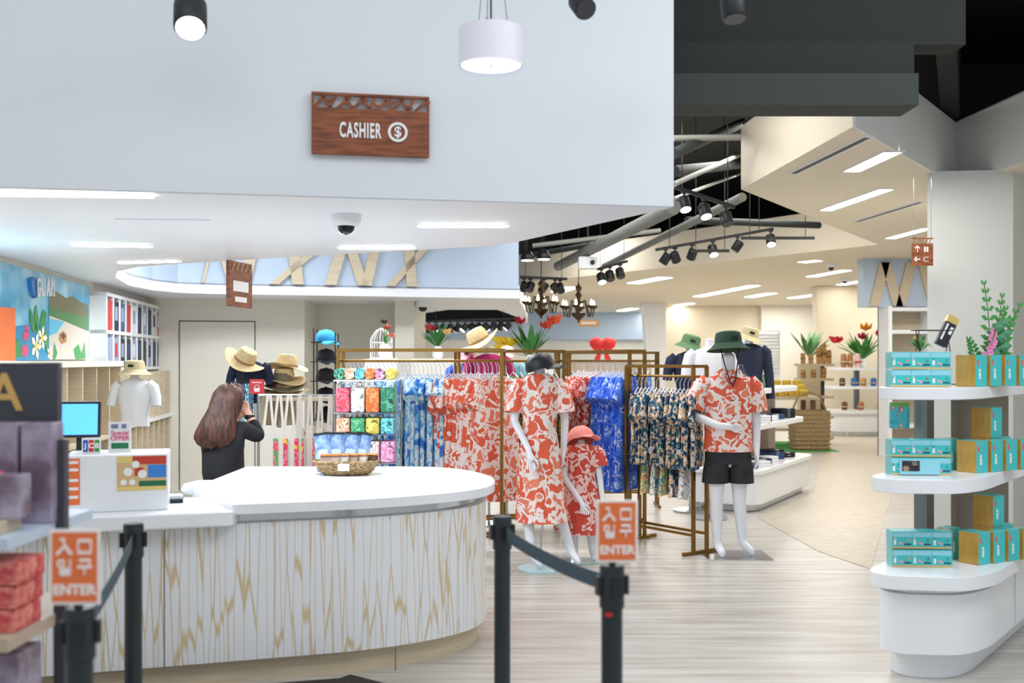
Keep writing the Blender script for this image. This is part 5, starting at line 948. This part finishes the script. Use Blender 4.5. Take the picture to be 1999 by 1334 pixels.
# ------------------------------------------------------------------ far displays
tb_ = thing('produce_table', 'wooden table of yellow packed goods on green turf', 'table', (at(1500, 705, 19.3).x, 19.3, 0))
MB().b2((-.75, -.4, .88), (.85, .4, .94)).build('top', m_wood, tb_); MB().b2((-.7, -.35, .3), (.8, .35, .35)).build('shelf', m_wood, tb_)
for x in (-.65, .75):
    for y in (-.32, .32): MB().b2((x-.04, y-.04, .02), (x+.04, y+.04, .88)).build('leg', mat('dark_wood', (110, 80, 54), .6), tb_)
struct(MB().b2((4.2, 18.0, .0), (5.75, 20.2, .015)).build('floor', mat('green_turf', (80, 160, 70), .95, bump=(300, .8))))
m_yl = mat('yellow_pack', (226, 196, 60), .5, noise=(20, .3)); wd_ = ('far left', 'left', 'centre left', 'centre', 'centre right', 'right', 'far right')
for r in range(3):
    for k in range(7): 
        t = thing('yellow_pack', 'yellow pack on the wooden produce table, %s, %s row' % (wd_[k], ('front', 'middle', 'back')[r]), 'pack', (tb_.location.x-.6+.2*k, 19.05+.22*r, .94), 0, 'yellow packs on the produce table'); MB().b2((-.08, -.06, 0), (.08, .06, .12+.09*r)).build('pack_body', m_yl, t, bevel=.02); MB().b2((-.05, -.062, .03), (.05, -.06, .09)).build('label', m_gld, t)
bk_ = thing('tall_basket', 'tall square woven basket standing on green turf', 'basket', (at(1580, 705, 18.35).x, 18.35, .016))
MB().rings([[Vector((a*f*.3, q*f*.25, z)) for a, q in ((-1, -1), (1, -1), (1, 1), (-1, 1))] for z, f in ((0, .95), (.3, 1), (.7, 1), (.7, .93), (.1, .9))]).build('woven_body', m_wick, bk_)
for k in range(9): z = .04+.075*k; MB().tube([(-.305, -.255, z), (.305, -.255, z), (.305, .255, z), (-.305, .255, z), (-.305, -.255, z)], .014, 5).build('weave_band', m_wick, bk_)
MB().tube([(-.3, 0, .7), (-.2, 0, .95), (0, 0, 1.03), (.2, 0, .95), (.3, 0, .7)], .02, 6).build('handle', m_wick, bk_)
su = thing('wood_shelves', 'narrow wooden shelves of bamboo goods by the slanted wall', 'shelf', (at(1597, 705, 19.8).x, 19.8, 0))
for z in (.1, .5, .88, 1.22, 1.5): MB().b2((-.4, -.2, z), (.25, .2, z+.05)).build('shelf', m_wood, su)
MB().b2((.1, .1, 0), (.16, .16, 1.55)).build('post', m_dk, su)
for k, (x, z, h_) in enumerate(((-.3, 1.55, .2), (-.15, 1.55, .18), (.0, 1.55, .3), (.1, 1.55, .38), (.2, 1.55, .26), (-.3, 1.27, .16), (-.1, 1.27, .16), (.1, 1.27, .2))): t = thing('bamboo_item', 'bamboo gift item on the narrow wooden shelves, %s' % ('upper far left', 'upper left', 'upper centre', 'tallest one', 'upper right', 'lower left', 'lower centre', 'lower right')[k], 'gift item', (su.location.x+x, 19.75, z)); MB().lathe([(.045, 0), (.05, h_*.5), (.045, h_)], n=10).build('cup', mat('bamboo', (190, 140, 80), .5, noise=(10, .3)), t, smooth=50); MB().lathe([(.051, h_*.45), (.051, h_*.55)], n=10, cap=False).build('band', mat('dark_wood', (110, 80, 54)), t)
flowers('pot_plant', (at(1580, 705, 20.5).x, 20.5, 1.5), 'spiky green plant behind the bamboo goods', (), 18, .5, 31, (80, 130, 80), True, 1.2); MB().b2((-.2, -.15, 0), (.2, .15, 1.5)).build('plant_plinth', m_wood, loc=(at(1580, 705, 20.5).x, 20.5, 0), tag=('wooden plinth under the spiky green plant', 'plinth'))
vd = thing('round_display', 'white round-fronted display with two shelves by the slanted wall', 'display shelf', (at(1677, 705, 22.2).x, 22.2, 0))
def rnd(name, w_, d, z0, z1, m): MB().prism(fillet([(-w_, -d), (w_, -d), (w_, .3), (-w_, .3)], [.4, .4, 0, 0], 6), z0, z1).build(name, m, vd, smooth=35)
rnd('plinth', .62, .45, 0, .1, m_chrome); rnd('base', .68, .52, .1, .48, m_whitegloss); rnd('deck', .72, .56, .48, .55, m_whitegloss); rnd('shelf', .66, .45, 1.0, 1.06, m_whitegloss); rnd('shelf', .58, .4, 1.4, 1.46, m_whitegloss); MB().b2((-.05, .1, .55), (.05, .2, 1.4)).build('post', mat('post_grey', (120, 128, 130)), vd)
flowers('flower_vase', vd.location+Vector((.05, -.1, 1.46+.0)), 'large red and orange tropical bouquet in a vase on the round display', (((196, 40, 50), (-.42, 0, .3), .14), ((226, 150, 50), (.05, 0, .5), .14), ((206, 60, 60), (.3, 0, .4), .14), ((180, 30, 70), (0, 0, .35), .12)), 30, .5, 17, (60, 140, 60), True, 1.25)
for k, (x, z, c, lb) in enumerate(((-.42, 1.46, (176, 124, 80), 'brown upright box at the left of the top round shelf'), (-.28, 1.46, (176, 124, 80), 'second brown upright box on the top round shelf'), (-.12, 1.46, (240, 210, 214), 'white gift box with red ribbon before the bouquet'), (.4, 1.46, (190, 60, 50), 'small red item at the right of the top round shelf'), (-.45, 1.06, (90, 80, 70), 'dark ribbed rack on the middle round shelf'), (-.2, 1.06, (40, 110, 180), 'blue gift item on the middle round shelf'), (.0, 1.06, (206, 160, 110), 'wooden bowl item on the middle round shelf'), (.22, 1.06, (50, 110, 190), 'blue and tan gift item right on the middle round shelf'), (.42, 1.06, (60, 180, 170), 'teal gift item at the right of the middle shelf'), (-.4, .55, (120, 70, 46), 'curved brown rack on the round deck'), (-.05, .55, (180, 110, 70), 'brown basket on the round deck'), (.35, .55, (226, 206, 160), 'pale woven goods on the round deck'))):
    h_ = .3 if k < 3 else .18; t = thing('gift_item', lb, 'gift item', vd.location+Vector((x, -.28, z))); MB().lathe([(.05, 0), (.07, h_*.3), (.06, h_*.9), (.03, h_)], n=8 if k % 2 else 4).build('item_body', mat('gift_%d_%d' % c[:2], c, .5), t); MB().b2((-.075, -.075, h_*.35), (.075, .03, h_*.45)).build('ribbon', mat('ribbon_red', (206, 40, 50), .5) if k == 2 else m_wood, t)
# wave panel and red bow far away
wp = thing('wave_panel', 'white rippled wall panel far behind the tan bucket hat', 'panel', (at(1485, 705, 26).x, 26, 0))
for k in range(12): MB().tube([(-.45+.09*i, .02*math.sin(i*1.2+k), 1.35+.085*k) for i in range(11)], .045, 6).build('ripple', m_soffit, wp)
MB().b2((-.5, .0, 0), (.5, .1, 2.38)).build('backing', m_soffit, wp)
rb = thing('red_bow', 'large red ribbon bow on the far shelf', 'bow', at(1177, 682, 24)); m_rb = mat('bow_red', (214, 40, 46), .5)
for sd in (-1, 1): MB().lathe([(0, -.2), (.14, -.1), (.16, .02), (.1, .14), (0, .2)], (sd*.13, 0, .12), 12, Matrix.Rotation(sd*1.2, 3, 'Y'), sy=.4).build('loop', m_rb, rb, smooth=True); MB().plate([(0, 0, .05), (sd*.06, 0, .05), (sd*.2, 0, -.25), (sd*.06, 0, -.25)], (0, .05, 0)).build('tail', m_rb, rb)
MB().b2((-.9, -.3, -1.876), (1.1, .3, -.25)).build('bow_cabinet', m_wood, loc=at(1177, 682, 24), tag=('low wooden cabinet under the red bow', 'cabinet'))
# ------------------------------------------------------------------ overhead: pipes, tracks, chandeliers, signs
for k, (a, b_, r, lb) in enumerate((((1316, 300, 9), (1450, 240, 11), .05, 'thick dark pipe nearest the beam'), ((1316, 335, 10), (1446, 320, 13), .06, 'thick horizontal dark duct pipe'), ((1316, 270, 9.5), (1446, 268, 9.5), .03, 'straight pale conduit under the beam'), ((1090, 520, 15), (1316, 405, 9.5), .07, 'long slanting grey duct over the chandeliers'), ((1180, 520, 16), (1450, 385, 11), .05, 'slanting pipe beside the long duct'), ((1316, 360, 9), (1450, 300, 13), .025, 'thin slanting conduit in the dark well'), ((1040, 480, 13), (1290, 450, 13), .03, 'thin level conduit behind the white fascia tip'), ((1030, 500, 15), (1200, 470, 15), .04, 'level pipe left in the dark well'), ((1340, 430, 14), (1600, 440, 15), .05, 'dark pipe over the rear track lights'), ((1316, 388, 11), (1470, 330, 15), .02, 'thin crossing conduit in the dark well'))):
    MB().tube([at(*a), at(*b_)], r, 10).build('ceiling_pipe', (m_beam, mat('duct_grey', (120, 122, 116), .6), mat('conduit', (150, 150, 142), .5))[(0, 0, 2, 1, 1, 2, 2, 0, 0, 2)[k]], smooth=40, tag=(lb+' in the open ceiling', 'pipe'))
def track(px0, y0, px1, y1, Y, lb, up=.45, Y1=None):
    a, b_ = at(px0, y0, Y), at(px1, y1, Y1 or Y); t = thing('light_track', lb, 'light track', a); MB().bar((0, 0, 0), b_-a, .035).build('track', m_black, t)
    for u in (.12, .88): p = (b_-a)*u; MB().tube([p, p+Vector((0, 0, 4.9-(a+p).z))], .005, 5).build('hanger_rod', m_black, t)
    return lambda px: a.lerp(b_, (px-px0)/(px1-px0))
tk = track(1280, 488, 1510, 447, 13, 'long black light track below the dark well'); where = 'on the long black track, '
for px, lit, rz, lb in ((1300, 0, 1.2, 'left end'), (1318, 0, -.8, 'second from left'), (1352, 0, .4, 'third from left'), (1392, 1, .2, 'lit one in the middle'), (1440, 0, 1.5, 'second from right'), (1505, 1, 0, 'lit one at the right end')): spot_lamp('spotlight', tk(px)-Vector((0, 0, .02)), rz, -.5 if lit else .6, .15, 'black spotlight '+where+lb, bool(lit), 'spots on the long track')
tk = track(1447, 465, 1590, 465, 12.5, 'short level black track right of the long one'); tk = track(1350, 490, 1424, 490, 12.6, 'short black track under the long one')
tk = track(1318, 365, 1435, 405, 10, 'slanting brass coloured track high in the dark well')
for px, lit, lb in ((1336, 1, 'upper left'), (1376, 1, 'centre'), (1418, 0, 'right')): spot_lamp('spotlight', tk(px)-Vector((0, 0, .02)), .3, -.5, .15, 'black spotlight on the high slanting track, '+lb, bool(lit), 'spots on the high track')
tk = track(1015, 541, 1108, 545, 14, 'black light track left of the chandeliers')
for px, lb in ((1024, 'far left'), (1036, 'left'), (1062, 'middle'), (1084, 'right'), (1094, 'far right')): spot_lamp('spotlight', tk(px)-Vector((0, 0, .02)), px*.7, .6, .14, 'black spotlight on the track left of the chandeliers, '+lb, False, 'spots left of the chandeliers')
tk = track(1165, 526, 1226, 510, 14, 'short black track right of the chandeliers')
for px, lit, lb in ((1174, 1, 'lit left one'), (1191, 0, 'middle one'), (1211, 0, 'right one')): spot_lamp('spotlight', tk(px)-Vector((0, 0, .02)), .3, -.5, .15, 'black spotlight on the short track right of the chandeliers, '+lb, bool(lit), 'spots right of the chandeliers')
tk = track(830, 628, 1005, 622, 20, 'long black light track in the far ceiling recess')
for k in range(12): px = 838+14*k; spot_lamp('spotlight', tk(px)-Vector((0, 0, .02)), k, -.7 if k % 3 else .5, .16, 'spotlight in the far ceiling recess, %s from the column' % names[k], k % 3 > 0, 'spots in the far recess')
for px, py in ((1030, 507), (1062, 505)): t = thing('high_lamp', 'round white lamp glowing in the dark well, '+('left of two' if px < 1050 else 'right of two'), 'ceiling lamp', at(px, py, 13)); MB().lathe([(.08, -.01), (.09, .03), (.05, .1), (0, .11)], n=18).build('reflector', m_black, t, smooth=True); MB().lathe([(.075, -.014), (.075, -.008)], n=18).build('lens', m_lamp, t); MB().tube([(0, 0, .1), (0, 0, 4.9-at(px, py, 13).z)], .005).build('rod', m_black, t)
pj = thing('projector', 'white box projector hanging in the open ceiling', 'projector', at(1148, 514, 13)); MB().b2((-.12, -.1, -.075), (.12, .1, .075)).build('case', m_whitegloss, pj, bevel=.01); MB().tube([(0, 0, .075), (0, 0, 4.9-pj.location.z)], .012).build('pole', m_black, pj); MB().lathe([(.03, 0), (.03, .01)], (.05, -.11, 0), 14, Matrix.Rotation(math.pi/2, 3, 'X')).build('lens', m_black, pj)
m_br = mat('dark_bronze', (78, 62, 40), .4, .7)
def chandelier(px, py, lb):
    p = at(px, py, 13.6); t = thing('chandelier', lb, 'chandelier', p)
    MB().lathe([(0, -.04), (.02, -.03), (.012, -.01), (.09, .06), (.1, .09), (.03, .11), (.02, .2), (.045, .24), (.02, .28), (.05, .33), (.02, .37), (.05, .43), (.012, .47), (.01, .5)], n=18).build('column', m_br, t, smooth=40); MB().tube([(0, 0, .5), (0, 0, 4.9-p.z)], .006).build('rod', m_black, t)
    for k in range(6):
        a = k*math.pi/3+.3; c, s = math.cos(a), math.sin(a); MB().tube([(.04*c, .04*s, .22), (.1*c, .1*s, .26), (.13*c, .13*s, .15), (.16*c, .16*s, .04), (.2*c, .2*s, .05), (.215*c, .215*s, .14)], .009, 6).build('arm', m_br, t, smooth=True); MB().lathe([(.01, .14), (.05, .17), (.052, .19), (.02, .185)], (.215*c, .215*s, 0), 12).build('cup', m_br, t, smooth=True); MB().lathe([(.008, .18), (.018, .21), (.012, .245), (0, .27)], (.215*c, .215*s, 0), 10).build('bulb', m_lampw, t, smooth=True)
chandelier(1057, 617, 'dark bronze chandelier with glowing bulbs, left of two'); chandelier(1130, 625, 'dark bronze chandelier with glowing bulbs, right of two')
ws_ = thing('way_sign', 'brown hanging direction sign with white arrows beside the grey column', 'sign', at(1800, 492, 9.0)); 
MB().b2((-.085, 0, -.12), (.1, .015, .075)).b2((-.085, 0, .115), (.1, .015, .125)).build('board', m_signwood, ws_)
for k in range(5): MB().bar((-.075+.035*k, .007, .075), (-.055+.035*k+.012*(k % 2), .007, .117), .006).build('fretwork_bar', m_signwood, ws_)
MB().bar((-.04, -.002, -.005), (-.04, -.002, .05), .003, .01).bar((-.04, -.002, .052), (-.06, -.002, .03), .003, .009).bar((-.04, -.002, .052), (-.02, -.002, .03), .003, .009).bar((-.065, -.002, -.065), (-.015, -.002, -.065), .003, .01).bar((-.067, -.002, -.065), (-.045, -.002, -.045), .003, .009).bar((-.067, -.002, -.065), (-.045, -.002, -.085), .003, .009).build('arrow', m_sw, ws_)
MB().b2((.02, -.003, .0), (.034, 0, .045)).b2((.042, -.003, .0), (.056, 0, .045)).b2((.015, -.003, -.085), (.06, 0, -.08)).b2((.015, -.003, -.05), (.06, 0, -.045)).b2((.015, -.003, -.085), (.02, 0, -.045)).build('pictogram', m_sw, ws_)
for x in (-.07, .085): MB().tube([(x, .007, .125), (x, .007, ZM-ws_.location.z)], .002, 5).build('wire', m_chrome, ws_)
fs_ = thing('far_sign', 'small wooden sign with white lettering hanging far behind the chandeliers', 'sign', at(1150, 631, 24)); MB().b2((-.24, 0, -.08), (.24, .02, .08)).build('board', mat('sign_oak', (190, 146, 96), .5), fs_)
for k in range(8): MB().b2((-.17+.044*k, -.003, -.028), (-.14+.044*k, 0, .028)).build('lettering', m_sw, fs_)
for x in (-.2, .2): MB().tube([(x, .01, .08), (x, .01, ZM-fs_.location.z)], .004, 5).build('wire', m_chrome, fs_)
t = thing('downlight', 'round recessed downlight glowing under the white fascia at the right edge', 'ceiling light', onz(1975, 356, ZM)+Vector((.05, -.1, 0)))
MB().lathe([(.11, 0), (.11, -.012), (.085, -.012), (.085, 0)], n=24, cap=False).build('trim_ring', m_whitegloss, t); MB().lathe([(.084, -.006), (.084, -.002)], n=24).build('lens', m_lamp, t)
